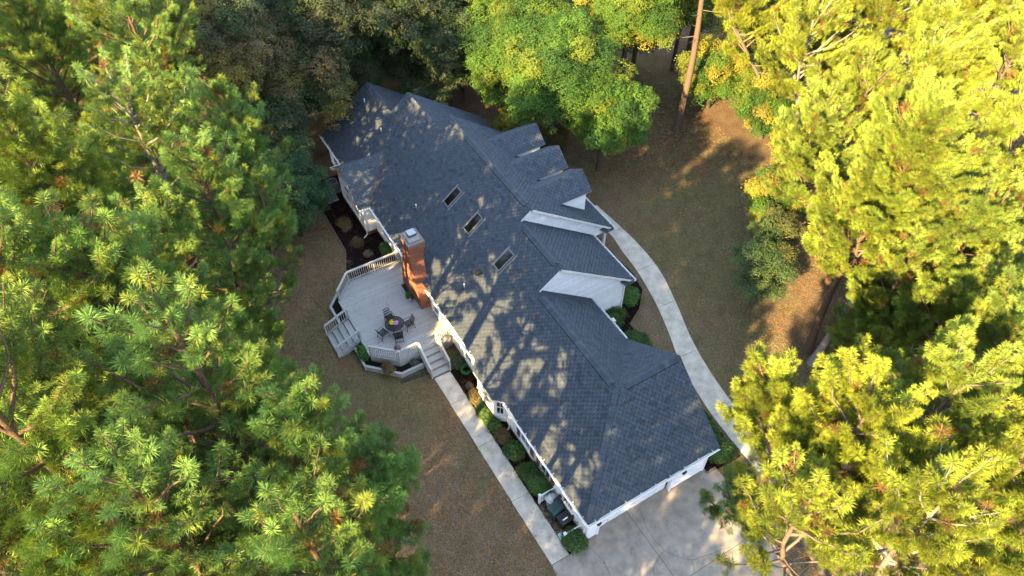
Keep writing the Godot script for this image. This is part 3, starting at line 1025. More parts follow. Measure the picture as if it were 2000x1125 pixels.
	for s in [1.0, -1.0]:
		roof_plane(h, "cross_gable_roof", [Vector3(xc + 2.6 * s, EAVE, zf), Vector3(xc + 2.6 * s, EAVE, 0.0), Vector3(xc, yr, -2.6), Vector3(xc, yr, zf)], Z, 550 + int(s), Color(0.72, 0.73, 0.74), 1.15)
	siding(h, "cross_gable_wall", Vector3(xc - 2.32, 0, 0.45), X, Z, [Vector2(0, 0.4), Vector2(4.64, 0.4), Vector2(4.64, EAVE + 0.05), Vector2(2.32, 4.62), Vector2(0, EAVE + 0.05)])
	siding(h, "cross_gable_side", Vector3(xc + 2.33, 0, 0.44), -Z, X, [Vector2(0, 0.4), Vector2(0.72, 0.4), Vector2(0.72, EAVE - 0.05), Vector2(0, EAVE - 0.05)])
	siding(h, "cross_gable_side", Vector3(xc - 2.33, 0, 0.44), -Z, -X, [Vector2(0, 0.4), Vector2(0.72, 0.4), Vector2(0.72, EAVE - 0.05), Vector2(0, EAVE - 0.05)])
	bricks(h, "cross_gable_footing", [[0.0, xc - 2.34, xc + 2.34, -0.25, 0.46], [0.42, xc - 2.34, xc + 2.34, -0.25, 0.46]], 31)
	window(h, Vector3(xc - 0.75, 1.0, 0.49), X, Z, 0.9, 1.4)
	window(h, Vector3(xc + 0.95, 1.0, 0.49), X, Z, 0.9, 1.4)
	downspout(h, [Vector3(xc + 2.5, 2.75, 0.62), Vector3(xc + 2.42, 2.5, 0.53), Vector3(xc + 2.42, 0.25, 0.53), Vector3(xc + 2.52, 0.1, 0.85)])
	gutter(h, Vector3(xc + 2.6, EAVE, zf), Vector3(xc + 2.6, EAVE, 0.02), X)
	gutter(h, Vector3(xc - 2.6, EAVE, zf), Vector3(xc - 2.6, EAVE, 0.02), -X)
	# bay at the back
	var bays := [Vector3(-11.66, EAVE + 0.02, 0.0), Vector3(-11.06, 2.8, 0.47), Vector3(-8.78, 2.8, 0.47), Vector3(-8.26, EAVE + 0.02, 0.0)]
	var bt := Vector3(-9.97, rear(-1.53) + 0.02, -1.53)
	roof_plane(h, "bay_roof", [bays[1], bays[2], bt], X, 560)
	roof_plane(h, "bay_roof_side", [bays[0], bays[1], bt], (bays[1] - bays[0]), 561)
	roof_plane(h, "bay_roof_side", [bays[2], bays[3], bt], (bays[3] - bays[2]), 562)
	var bw := [Vector3(-11.3, 0, -0.28), Vector3(-10.85, 0, 0.2), Vector3(-9.0, 0, 0.2), Vector3(-8.52, 0, -0.28)]
	for i in 3:
		var a: Vector3 = bw[i]; var b: Vector3 = bw[i + 1]
		var d := (b - a).normalized()
		var o := Vector3(-d.z, 0, d.x)
		siding(h, "bay_wall", a, d, o, [Vector2(0, 0.25), Vector2(a.distance_to(b), 0.25), Vector2(a.distance_to(b), 2.68), Vector2(0, 2.68)])
		window(h, (a + b) / 2.0 + o * 0.04 + Vector3.UP * 1.05, d, o, 0.38 if i != 1 else 1.2, 1.35)
		gutter(h, bays[i] + Vector3(0, -0.03, 0), bays[i + 1] + Vector3(0, -0.03, 0), (bays[i + 1] - bays[i]).normalized().cross(Vector3.DOWN))
	# rear gutters, windows and doors
	gutter(h, Vector3(0.0, EAVE, 0.0), Vector3(-8.2, EAVE, 0.0), Z)
	gutter(h, Vector3(-11.72, EAVE, 0.0), Vector3(-18.0, EAVE, 0.0), Z)
	gutter(h, Vector3(-21.1, EAVE, 0.0), Vector3(-26.75, EAVE, 0.0), Z)
	gutter(h, Vector3(-32.1, EAVE, 0.0), Vector3(-36.12, EAVE, 0.0), Z)
	gutter(h, Vector3(0.0, EAVE, 0.05), Vector3(0.0, EAVE, -8.45), X)
	gutter(h, Vector3(-11.79, 2.97, -11.684), Vector3(-16.45, 2.97, -11.684), -Z)
	gutter(h, Vector3(-16.28, 3.0, -13.294), Vector3(-27.1, 3.0, -13.294), -Z)
	gutter(h, Vector3(-8.4, EAVE, -8.49), Vector3(-11.95, EAVE, -8.49), -Z)
	downspout(h, [Vector3(-13.9, 2.7, 0.06), Vector3(-13.9, 2.45, -0.2), Vector3(-13.9, 0.3, -0.2), Vector3(-13.75, 0.12, 0.2)])
	downspout(h, [Vector3(-0.45, 2.7, 0.06), Vector3(-0.42, 2.45, -0.2), Vector3(-0.42, 0.25, -0.2), Vector3(-0.35, 0.1, 0.1)])
	downspout(h, [Vector3(-8.05, 2.7, 0.06), Vector3(-8.05, 2.45, -0.2), Vector3(-8.05, 0.25, -0.2), Vector3(-7.95, 0.1, 0.1)])
	var red := Color(0.2, 0.085, 0.055)
	for x in [-6.3, -4.2]: window(h, Vector3(x, 0.95, -0.262), X, Z, 0.85, 1.4, red)
	window(h, Vector3(-2.0, 1.1, -0.262), X, Z, 0.8, 1.1)
	window(h, Vector3(-24.9, 1.15, -0.262), X, Z, 1.5, 1.3)
	window(h, Vector3(-13.0, 1.0, -0.262), X, Z, 0.8, 1.3)
	window(h, Vector3(-34.2, 1.0, -0.262), X, Z, 0.9, 1.4)
	for x in [-17.25, -16.25]:
		window(h, Vector3(x, 1.0, -0.262), X, Z, 0.72, 1.75)
	window(h, Vector3(-14.25, 1.0, -11.14), X, -Z, 1.6, 1.5, red)
	window(h, Vector3(-10.0, 1.0, -8.26), X, -Z, 1.4, 1.2, red)
	# chimney: a wide hearth base drawn in to a narrow stack
	bricks(h, "chimney", [[0.1, -21.05, -18.1, -0.35, 0.42], [1.6, -21.0, -18.28, -0.35, 0.42], [4.5, -20.2, -18.98, -0.45, 0.42], [5.5, -20.18, -18.95, -0.55, 0.42], [5.52, -20.24, -18.89, -0.61, 0.47], [5.95, -20.24, -18.89, -0.64, 0.47]], 32)
	var cr := MB.new()
	cr.hexa([Vector3(-20.27, 5.95, -0.68), Vector3(-18.87, 5.95, -0.68), Vector3(-18.87, 5.95, 0.5), Vector3(-20.27, 5.95, 0.5), Vector3(-20.24, 6.08, -0.65), Vector3(-18.9, 6.08, -0.65), Vector3(-18.9, 6.08, 0.47), Vector3(-20.24, 6.08, 0.47)], Color(0.2, 0.16, 0.14))
	cr.box(Vector3(-19.57, 6.1, -0.09), Vector3(0.9, 0.1, 0.75), Color(0.26, 0.25, 0.24))
	part("chimney_crown", cr.mesh(), M.concrete, h)
	var fl := MB.new()
	fl.box(Vector3(-19.75, 6.2, -0.15), Vector3(0.5, 0.16, 0.5), Color(0.1, 0.1, 0.1))
	fl.box(Vector3(-19.75, 6.32, -0.15), Vector3(0.5, 0.06, 0.5), Color(0.3, 0.31, 0.32))
	part("flue_cap", fl.mesh(), M.metal, h)
	# skylights
	for q in [[-21.6, -4.03], [-18.8, -4.0], [-15.1, -4.06]]:
		skylight(h, q[0], q[1])
	# vents
	for q in [[-15.86, -1.65], [-31.11, -3.14], [-34.71, -3.42], [-23.4, -2.1]]:
		var v := MB.new()
		var y := rear(q[1])
		v.tube([Vector3(q[0], y - 0.1, q[1]), Vector3(q[0], y + 0.32, q[1])], [0.05, 0.05], 10, Color(0.62, 0.63, 0.64))
		v.lathe(Vector3(q[0], y - 0.08, q[1]), [Vector2(0.2, -0.02), Vector2(0.16, 0.08), Vector2(0.06, 0.16)], 10, Color(0.05, 0.05, 0.055))
		part("vent_pipe", v.mesh(), M.metal, h)
	var tv := MB.new()
	tv.lathe(Vector3(-15.83, rear(-2.62) - 0.05, -2.62), [Vector2(0.17, 0), Vector2(0.17, 0.2), Vector2(0.24, 0.2), Vector2(0.22, 0.3), Vector2(0.0, 0.36)], 12, Color(0.02, 0.02, 0.022))
	part("roof_turbine_vent", tv.mesh(), M.metal, h)
	# carriage lamps either side of the garage door
	for z in [-0.8, -6.35]:
		var l := MB.new()
		l.box(Vector3(-0.24, 2.0, z), Vector3(0.05, 0.3, 0.12), Color(0.03, 0.03, 0.03))
		l.tube([Vector3(-0.22, 2.12, z), Vector3(-0.1, 2.2, z), Vector3(-0.08, 2.1, z)], [0.014, 0.014, 0.014], 6, Color(0.03, 0.03, 0.03))
		l.lathe(Vector3(-0.08, 1.78, z), [Vector2(0.05, 0), Vector2(0.09, 0.05), Vector2(0.1, 0.06), Vector2(0.11, 0.3), Vector2(0.15, 0.3), Vector2(0.02, 0.4)], 8, Color(0.03, 0.03, 0.03))
		part("wall_lantern", l.mesh(), M.metal, h)
	var ub := MB.new()
	ub.box(Vector3(-9.95, 2.7, -8.72), Vector3(0.28, 0.3, 0.22), Color(0.45, 0.43, 0.36))
	part("utility_box", ub.mesh(), M.plastic, h)

func dormer(h: Node3D, xc: float, seed_: int) -> void:
	var X := Vector3.RIGHT
	var Z := Vector3.BACK
	var yr := 6.72
	var ye := 5.74
	var zf := -12.2
	var zr := -6.64 - (7.91 - yr) / 0.738
	var ze := -6.64 - (7.91 - ye) / 0.738
	var w := 1.29
	for s in [1.0, -1.0]:
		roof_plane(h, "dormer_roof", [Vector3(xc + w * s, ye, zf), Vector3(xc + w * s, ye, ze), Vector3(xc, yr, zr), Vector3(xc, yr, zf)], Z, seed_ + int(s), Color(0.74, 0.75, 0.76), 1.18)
	for s in [1.0, -1.0]:
		siding(h, "dormer_cheek", Vector3(xc + 1.02 * s, 0, -9.2), -Z, X * s, [Vector2(0, cplane(-9.2) - 0.05), Vector2(2.7, cplane(-11.9) - 0.05), Vector2(2.7, ye + 0.06), Vector2(0, ye + 0.06)])
	siding(h, "dormer_front", Vector3(xc - 1.0, 0, -11.9), X, -Z, [Vector2(0, cplane(-11.9) - 0.05), Vector2(2.0, cplane(-11.9) - 0.05), Vector2(2.0, ye + 0.1), Vector2(1.0, yr - 0.2), Vector2(0, ye + 0.1)])
	window(h, Vector3(xc, cplane(-11.9) + 0.35, -11.94), X, -Z, 0.9, 1.1)

func skylight(h: Node3D, x: float, z: float) -> void:
	var nrm := Vector3(0, 1, PITCH).normalized()
	var up := Vector3(0, PITCH, -1).normalized()
	var b := Basis(Vector3.RIGHT, nrm, -up)
	var f := MB.new()
	var c := Color(0.17, 0.17, 0.165)
	for s in [-1.0, 1.0]:
		f.box(Vector3(s * 0.31, 0.06, 0), Vector3(0.055, 0.14, 1.36), c)
		f.box(Vector3(0, 0.058, s * 0.655), Vector3(0.565, 0.134, 0.05), c)
		f.box(Vector3(s * 0.43, 0.02, 0), Vector3(0.1, 0.04, 1.6), Color(0.16, 0.16, 0.165))
	var fr := part("skylight", f.mesh(), M.metal, h, Vector3(x, rear(z), z), b)
	var g := MB.new()
	g.box(Vector3(0, 0.09, 0), Vector3(0.56, 0.02, 1.26), Color.WHITE)
	part("pane", g.mesh(), M.glass, fr)

func build_deck() -> void:
	rng.seed = 61
	var d := thing("wooden_deck", "grey painted wooden deck with clipped corners behind the house", "deck")
	var grey := Color(0.31, 0.31, 0.305)
	var fy := 0.85
	var outline := PackedVector2Array([Vector2(-22.87, -0.25), Vector2(-22.87, 3.61), Vector2(-21.65, 4.78), Vector2(-16.5, 4.78), Vector2(-15.2, 3.42), Vector2(-15.2, -0.25)])
	var x := -22.87
	while x < -15.2:
		var strip := PackedVector2Array([Vector2(x + 0.007, -1), Vector2(minf(x + 0.137, -15.2), -1), Vector2(minf(x + 0.137, -15.2), 6), Vector2(x + 0.007, 6)])
		for pc in Geometry2D.intersect_polygons(strip, outline):
			var mb := MB.new()
			mb.prism(pc, fy - 0.035, fy + rng.randf_range(-0.003, 0.0), tone(grey, 0.08))
			part("deck_board", mb.mesh(), M.wood, d)
		x += 0.144
	# skirting boards and rim
	var rim := MB.new()
	var pts := []
	for p in outline: pts.append(Vector3(p.x, 0, p.y))
	for i in pts.size() - 1:
		var a: Vector3 = pts[i]; var b: Vector3 = pts[i + 1]
		rim.bar(a + Vector3.UP * 0.68, b + Vector3.UP * 0.68, 0.05, 0.26, grey)
		rim.bar(a + Vector3.UP * 0.3, b + Vector3.UP * 0.3, 0.02, 0.5, grey * 0.95)
	part("rim_board", rim.mesh(), M.wood, d)
	# low trim board along the open side
	var tb := MB.new()
	tb.bar(Vector3(-21.6, fy + 0.03, 4.78), Vector3(-20.05, fy + 0.03, 4.78), 0.16, 0.05, grey)
	tb.bar(Vector3(-17.9, fy + 0.03, 4.78), Vector3(-16.5, fy + 0.03, 4.78), 0.16, 0.05, grey)
	part("edge_trim", tb.mesh(), M.wood, d)
	railing(d, Vector3(-22.85, fy, -0.2), Vector3(-22.85, fy, 3.58))
	railing(d, Vector3(-22.83, fy, 3.62), Vector3(-21.64, fy, 4.75), [false, true])
	railing(d, Vector3(-16.5, fy, 4.74), Vector3(-15.24, fy, 3.4))
	railing(d, Vector3(-15.22, fy, 3.36), Vector3(-15.22, fy, 2.1), [false, true])
	railing(d, Vector3(-15.22, fy, 0.84), Vector3(-15.22, fy, -0.2))
	# steps to the lawn and to the walk
	for k in 4:
		var y := 0.68 - 0.17 * k
		for j in 2:
			var mb := MB.new()
			mb.box(Vector3(-18.95, y, 4.93 + k * 0.4 + j * 0.2), Vector3(1.94, 0.04, 0.192), tone(grey, 0.06))
			part("stair_tread", mb.mesh(), M.wood, d)
			var mc := MB.new()
			mc.box(Vector3(-15.1 + k * 0.42 + j * 0.21, y, 1.45), Vector3(0.202, 0.04, 1.18), tone(grey, 0.06))
			part("stair_tread", mc.mesh(), M.wood, d)
		var r1 := MB.new()
		r1.box(Vector3(-18.95, y - 0.1, 5.2 + k * 0.4), Vector3(1.9, 0.15, 0.02), grey * 0.8)
		part("stair_riser", r1.mesh(), M.wood, d)
		var r2 := MB.new()
		r2.box(Vector3(-14.82 + k * 0.42, y - 0.1, 1.45), Vector3(0.02, 0.15, 1.16), grey * 0.8)
		part("stair_riser", r2.mesh(), M.wood, d)
	var st := MB.new()
	for q in [-19.94, -17.96]:
		st.bar(Vector3(q, 0.6, 4.85), Vector3(q, 0.0, 6.42), 0.05, 0.3, grey)
	for q in [0.83, 2.07]:
		st.bar(Vector3(-15.15, 0.6, q), Vector3(-13.5, 0.0, q), 0.05, 0.3, grey)
	part("stringer", st.mesh(), M.wood, d)
	railing(d, Vector3(-19.94, fy, 4.8), Vector3(-19.94, 0.16, 6.42))
	railing(d, Vector3(-17.96, fy, 4.8), Vector3(-17.96, 0.16, 6.42))
	railing(d, Vector3(-15.2, fy, 2.07), Vector3(-13.52, 0.1, 2.07), [false, true])
	railing(d, Vector3(-15.2, fy, 0.83), Vector3(-13.52, 0.1, 0.83), [false, true])
	# lattice below the short rail
	var lm := MB.new()
	for k in 9:
		for s in [-1.0, 1.0]:
			var z0 := -0.35 + k * 0.14
			var a := Vector3(-15.14 + s * 0.006, 0.08, z0)
			var b := Vector3(-15.14 + s * 0.006, 0.72, z0 + s * 0.64)
			var z1 := clampf(b.z, -0.24, 0.82)
			b = a.lerp(b, clampf((z1 - a.z) / (b.z - a.z), 0.0, 1.0))
			if a.z > -0.26 and a.z < 0.84 and a.distance_to(b) > 0.1:
				lm.bar(a, b, 0.01, 0.04, grey, Vector3.RIGHT)
	part("lattice", lm.mesh(), M.wood, d)
	# planting boxes round the foot of the deck
	var pb := thing("planter_box", "grey wooden planting bed wrapped around the deck corner below the rail", "planter", Vector3.ZERO, 0.0, "planters at the deck")
	var ring := [Vector3(-17.85, 0, 5.33), Vector3(-16.27, 0, 5.33), Vector3(-14.58, 0, 3.62), Vector3(-14.58, 0, 2.2)]
	planter(pb, ring, grey, PackedVector2Array([Vector2(-17.85, 4.8), Vector2(-16.5, 4.8), Vector2(-15.18, 3.4), Vector2(-15.18, 2.2), Vector2(-14.6, 2.2), Vector2(-14.6, 3.6), Vector2(-16.28, 5.3), Vector2(-17.85, 5.3)]))
	var p2 := thing("planter_box", "small grey planting bed left of the lawn steps", "planter", Vector3.ZERO, 0.0, "planters at the deck")
	planter(p2, [Vector3(-22.6, 0, 4.62), Vector3(-21.8, 0, 5.4), Vector3(-20.02, 0, 5.4)], grey, PackedVector2Array([Vector2(-22.4, 4.3), Vector2(-21.6, 4.85), Vector2(-20.02, 4.85), Vector2(-20.02, 5.35), Vector2(-21.78, 5.35), Vector2(-22.55, 4.62)]))

func planter(o: Node3D, ring: Array, col: Color, soil: PackedVector2Array) -> void:
	for i in ring.size() - 1:
		var mb := MB.new()
		mb.bar(ring[i] + Vector3.UP * 0.2, ring[i + 1] + Vector3.UP * 0.2, 0.05, 0.42, col)
		part("side_board", mb.mesh(), M.wood, o)
		var c := MB.new()
		c.bar(ring[i] + Vector3.UP * 0.44, ring[i + 1] + Vector3.UP * 0.44, 0.15, 0.045, col * 1.08)
		part("cap_board", c.mesh(), M.wood, o)
	var pm := MB.new()
	for p in ring: pm.box(p + Vector3.UP * 0.22, Vector3(0.11, 0.45, 0.11), col)
	part("corner_post", pm.mesh(), M.wood, o)
	var s := MB.new()
	s.prism(soil, 0.0, 0.28, Color(0.022, 0.017, 0.014))
	part("soil", s.mesh(), M.mulch, o)

func patio_chair(called: String, label: String) -> Node3D:
	var o := thing(called, label, "chair", Vector3.ZERO, 0.0, "chairs around the deck table")
	var iron := Color(0.018, 0.019, 0.021)
	# faces -z
	var f := MB.new()
	for s in [-1.0, 1.0]:
		f.tube([Vector3(0.25 * s, 0.42, 0.22), Vector3(0.26 * s, 0.66, 0.22), Vector3(0.27 * s, 0.67, -0.05), Vector3(0.27 * s, 0.63, -0.2), Vector3(0.25 * s, 0.43, -0.2)], [0.016, 0.016, 0.022, 0.018, 0.014], 6, iron)
	part("arms", f.mesh(), M.iron, o)
	var s := MB.new()
	s.bar(Vector3(-0.24, 0.43, -0.24), Vector3(0.24, 0.43, -0.24), 0.03, 0.025, iron)
	s.bar(Vector3(-0.24, 0.43, 0.23), Vector3(0.24, 0.43, 0.23), 0.03, 0.025, iron)
	for q in [-1.0, 1.0]: s.bar(Vector3(0.24 * q, 0.43, -0.25), Vector3(0.24 * q, 0.43, 0.24), 0.03, 0.025, iron)
	for k in 9: s.bar(Vector3(-0.23, 0.433, -0.2 + k * 0.05), Vector3(0.23, 0.433, -0.2 + k * 0.05), 0.034, 0.014, iron)
	part("seat", s.mesh(), M.iron, o)
	var b := MB.new()
	var lean := Vector3(0, 0.5, 0.16)
	for k in 7:
		var x := -0.21 + k * 0.07
		var top := lean * (1.0 - absf(x) * 0.35)
		b.tube([Vector3(x, 0.44, 0.23), Vector3(x, 0.44, 0.23) + top], [0.012, 0.012], 5, iron)
	var arc := []
	for k in 9:
		var x := -0.24 + k * 0.06
		arc.append(Vector3(x, 0.44, 0.23) + lean * (1.02 - absf(x) * 0.35))
	b.tube(arc, [0.018, 0.018, 0.018, 0.018, 0.018, 0.018, 0.018, 0.018, 0.018], 6, iron)
	for h in [0.3, 0.62]: b.bar(Vector3(-0.22, 0.44, 0.23) + lean * h, Vector3(0.22, 0.44, 0.23) + lean * h, 0.02, 0.07, iron)
	part("backrest", b.mesh(), M.iron, o)
	for q in [[-1, -1], [1, -1], [-1, 1], [1, 1]]:
		var l := MB.new()
		l.tube([Vector3(0.24 * q[0], 0.43, 0.23 * q[1]), Vector3(0.26 * q[0], 0.02, 0.3 * q[1])], [0.016, 0.014], 6, iron)
		l.tube([Vector3(0.26 * q[0], 0.0, 0.3 * q[1]), Vector3(0.26 * q[0], 0.025, 0.3 * q[1])], [0.03, 0.03], 6, iron)
		part("leg", l.mesh(), M.iron, o)
	var st := MB.new()
	st.bar(Vector3(-0.255, 0.15, 0.285), Vector3(0.255, 0.15, 0.285), 0.018, 0.018, iron)
	part("stretcher", st.mesh(), M.iron, o)
	return o

func blossoms(o: Node3D, called: String, at: Vector3, r: float, col: Color, n: int) -> void:
	var petal := MB.new()
	for i in 8:
		var a := TAU * i / 8.0
		var d := Vector3(cos(a), 0.25, sin(a)) * 0.035
		var s := Vector3(-sin(a), 0, cos(a)) * 0.011
		petal.tri(Vector3.ZERO, d * 0.6 + s, d, Color.WHITE)
		petal.tri(Vector3.ZERO, d, d * 0.6 - s, Color.WHITE)
	var xf := []
	var cols := PackedColorArray()
	for i in n:
		var d := Vector3(rng.randfn(0, 1), absf(rng.randfn(0, 0.8)) + 0.1, rng.randfn(0, 1)).normalized()
		xf.append(Transform3D(basis_up(d, rng.randf() * TAU, rng.randf_range(0.8, 1.3)), at + d * r * Vector3(1, 0.7, 1) * rng.randf_range(0.9, 1.03)))
		cols.append(tone(col, 0.2))
	scatter(called, petal.mesh(), M.petal, o, xf, cols)

func leafball(o: Node3D, at: Vector3, r: float, col: Color, n: int, leaf := 0.6) -> void:
	var xf := []
	var cols := PackedColorArray()
	for i in n:
		var d := Vector3(rng.randfn(0, 1), rng.randfn(0, 1), rng.randfn(0, 1)).normalized()
		xf.append(Transform3D(basis_up(d + Vector3.UP * 0.5, rng.randf() * TAU, leaf * rng.randf_range(0.8, 1.2)), at + d * r * pow(rng.randf(), 0.4)))
		cols.append(tone(col, 0.3))
	scatter("leaves", small_sprays[0], M.leaf, o, xf, cols)

func build_yard_things() -> void:
	rng.seed = 71
	var fy := 0.85
	var iron := Color(0.018, 0.019, 0.021)
	# table and chairs
	var t := thing("patio_table", "round black metal table standing among four chairs on the deck", "table", Vector3(-17.5, fy, 2.62))
	var tm := MB.new()
	tm.lathe(Vector3.ZERO, [Vector2(0.56, 0.68), Vector2(0.6, 0.68), Vector2(0.61, 0.7), Vector2(0.6, 0.72), Vector2(0.56, 0.715), Vector2(0.56, 0.68)], 28, iron)
	for k in 13:
		var x := -0.48 + k * 0.08
		var z := sqrt(maxf(0.0, 0.57 * 0.57 - x * x))
		tm.bar(Vector3(x, 0.705, -z), Vector3(x, 0.705, z), 0.055, 0.014, iron)
	tm.bar(Vector3(-0.57, 0.69, 0), Vector3(0.57, 0.69, 0), 0.05, 0.014, iron)
	part("tabletop", tm.mesh(), M.iron, t)
	for k in 4:
		var a := TAU * (k + 0.5) / 4.0
		var l := MB.new()
		l.tube([Vector3(cos(a), 0, sin(a)) * 0.5 + Vector3.UP * 0.69, Vector3(cos(a), 0, sin(a)) * 0.25 + Vector3.UP * 0.4, Vector3(cos(a), 0, sin(a)) * 0.46], [0.018, 0.018, 0.018], 6, iron)
		part("leg", l.mesh(), M.iron, t)
	var fb := thing("flower_bowl", "bowl of yellow and lilac chrysanthemums on the patio table", "flowers", Vector3(-17.5, fy + 0.72, 2.66))
	var bw := MB.new()
	bw.lathe(Vector3.ZERO, [Vector2(0.1, 0.0), Vector2(0.17, 0.12), Vector2(0.18, 0.13), Vector2(0.0, 0.1)], 14, Color(0.12, 0.06, 0.04))
	part("bowl", bw.mesh(), M.plastic, fb)
	leafball(fb, Vector3(0, 0.16, 0), 0.17, Color(0.05, 0.09, 0.03), 20)
	blossoms(fb, "yellow_blossoms", Vector3(-0.06, 0.13, 0.06), 0.2, Color(0.75, 0.55, 0.02), 130)
	blossoms(fb, "lilac_blossoms", Vector3(0.07, 0.13, -0.1), 0.18, Color(0.5, 0.25, 0.5), 110)
	var chair := patio_chair("patio_chair", "black metal patio chair on the side of the table nearest the chimney")
	var spots := [[-18.34, 2.6, 1.5, ""], [-17.28, 1.76, 3.05, "black metal patio chair on the house side of the table, turned sideways"], [-16.7, 2.73, -1.45, "black metal patio chair between the table and the flower pot on the rail"], [-17.43, 3.48, -0.35, "black metal patio chair on the side of the table toward the lawn steps"]]
	for i in 4:
		var c: Node3D = chair if i == 0 else chair.duplicate()
		if i:
			c.name = numbered("patio_chair")
			add_child(c, true)
			c.set_meta("label", spots[i][3])
		c.position = Vector3(spots[i][0], fy, spots[i][1])
		# a chair faces -z before it is turned; turn it to face the table
		var to: Vector3 = Vector3(-17.5, fy, 2.62) - c.position
		c.rotation.y = atan2(-to.x, -to.z) + [0.1, 0.35, -0.12, 0.2][i]
	# pots
	var pot := thing("potted_plant", "small leafy plant in a white pot beside the chimney on the deck", "potted plant", Vector3(-19.35, fy, 0.75))
	var pm := MB.new()
	pm.lathe(Vector3.ZERO, [Vector2(0.11, 0), Vector2(0.16, 0.24), Vector2(0.18, 0.24), Vector2(0.18, 0.28), Vector2(0.15, 0.28), Vector2(0.0, 0.24)], 14, Color(0.6, 0.6, 0.58))
	part("pot", pm.mesh(), M.plastic, pot)
	leafball(pot, Vector3(0, 0.46, 0), 0.24, Color(0.045, 0.1, 0.03), 60, 0.9)
	var fp := thing("flower_pot", "white pot of purple and white flowers on the deck rail corner", "flowers", Vector3(-15.23, fy + 0.99, 3.4))
	var fm := MB.new()
	fm.lathe(Vector3.ZERO, [Vector2(0.1, 0), Vector2(0.16, 0.2), Vector2(0.18, 0.22), Vector2(0.0, 0.19)], 14, Color(0.65, 0.64, 0.66))
	part("pot", fm.mesh(), M.plastic, fp)
	leafball(fp, Vector3(0, 0.25, 0), 0.18, Color(0.06, 0.09, 0.04), 26)
	blossoms(fp, "purple_blossoms", Vector3(-0.06, 0.22, -0.03), 0.2, Color(0.2, 0.06, 0.2), 130)
	blossoms(fp, "white_blossoms", Vector3(0.09, 0.2, 0.06), 0.15, Color(0.66, 0.62, 0.68), 70)
	var mat := MB.new()
	mat.box(Vector3(-20.05, fy + 0.012, 0.56), Vector3(1.5, 0.02, 0.26), Color(0.02, 0.02, 0.022))  # thin dark strip laid on the boards along the chimney foot
	var dm := part("chimney_strip", mat.mesh(), M.dull, self)
	dm.name = numbered("chimney_foot_strip")
	tag(dm, "narrow dark strip on the deck along the chimney foot", "mat")
	# air conditioners
	for q in [[-33.0, 0.75, "grey air conditioner by the cross gable, farther from the camera"], [-32.2, 1.35, "grey air conditioner by the cross gable, the one nearer the lawn"]]:
		var o := thing("air_conditioner", q[2], "air conditioner", Vector3(q[0], 0.0, q[1]), 0.0, "air conditioners beside the house")
		var m := MB.new()
		m.box(Vector3(0, 0.04, 0), Vector3(1.0, 0.08, 1.0), Color(0.4, 0.39, 0.37))
		part("pad", m.mesh(), M.concrete, o)
		m = MB.new()
		m.box(Vector3(0, 0.45, 0), Vector3(0.74, 0.74, 0.74), Color(0.12, 0.125, 0.13))
		for k in 9:
			m.box(Vector3(0, 0.14 + k * 0.078, 0), Vector3(0.78, 0.022, 0.78), Color(0.15, 0.16, 0.165))
		m.lathe(Vector3(0, 0.82, 0), [Vector2(0.39, 0.0), Vector2(0.39, 0.06), Vector2(0.33, 0.07), Vector2(0.32, 0.0)], 20, Color(0.15, 0.16, 0.165))
		part("casing", m.mesh(), M.plastic, o)
		m = MB.new()
		m.lathe(Vector3(0, 0.83, 0), [Vector2(0.32, 0.0), Vector2(0.0, 0.0)], 18, Color(0.015, 0.015, 0.015))
		for k in 4:
			m.box(Vector3(0, 0.85, 0), Vector3(0.6, 0.01, 0.1), Color(0.06, 0.06, 0.06), Basis(Vector3.UP, k * PI / 4))
		part("fan", m.mesh(), M.metal, o)
		m = MB.new()
		for k in 7:
			var r := 0.05 + k * 0.045
			var ring := []
			var rr := []
			for j in 17:
				ring.append(Vector3(cos(TAU * j / 16.0) * r, 0.895, sin(TAU * j / 16.0) * r))
				rr.append(0.006)
			m.tube(ring, rr, 3, Color(0.12, 0.125, 0.13))
		part("grille", m.mesh(), M.metal, o)
	# refuse corner
	var can := thing("trash_can", "round galvanised trash can with a domed lid by the white screen", "trash can", Vector3(-2.92, 0.02, 0.2))
	var cm := MB.new()
	cm.lathe(Vector3.ZERO, [Vector2(0.24, 0), Vector2(0.29, 0.72), Vector2(0.3, 0.73)], 24, Color(0.4, 0.42, 0.44))
	part("can", cm.mesh(), M.metal, can)
	cm = MB.new()
	cm.lathe(Vector3(0, 0.72, 0), [Vector2(0.33, 0.0), Vector2(0.33, 0.04), Vector2(0.28, 0.06), Vector2(0.26, 0.045), Vector2(0.2, 0.1), Vector2(0.0, 0.13)], 24, Color(0.42, 0.45, 0.47))
	part("lid", cm.mesh(), M.metal, can)
	var bins := [[-2.25, 0.36, 0.15, Color(0.018, 0.05, 0.045), "dark green wheeled bin at the front of the refuse corner, nearest the round can"], [-2.45, -0.17, 0.2, Color(0.014, 0.02, 0.03), "blue black wheeled bin against the wall behind the green one"], [-1.55, 0.25, 0.05, Color(0.012, 0.014, 0.018), "large black wheeled bin with a white stripe on its lid, beside the far screen"]]
	for i in 3:
		wheelie_bin(bins[i], i == 2)
	for q in [[-3.28, "white lattice screen between the round trash can and the clipped bush"], [-0.82, "white lattice screen at the garage end of the refuse corner"]]:
		var o := thing("privacy_screen", q[1], "fence", Vector3(q[0], 0, 0.23), 0.0, "white screens of the refuse corner")
		var wc := Color(0.74, 0.75, 0.76)
		for z in [-0.48, 0.48]:
			var m := MB.new()
			m.box(Vector3(0, 0.5, z), Vector3(0.11, 1.0, 0.11), wc)
			m.box(Vector3(0, 1.02, z), Vector3(0.16, 0.04, 0.16), wc)
			m.lathe(Vector3(0, 1.04, z), [Vector2(0.03, 0), Vector2(0.06, 0.04), Vector2(0.05, 0.09), Vector2(0.0, 0.11)], 10, wc)
			part("post", m.mesh(), M.white, o)
		var m2 := MB.new()
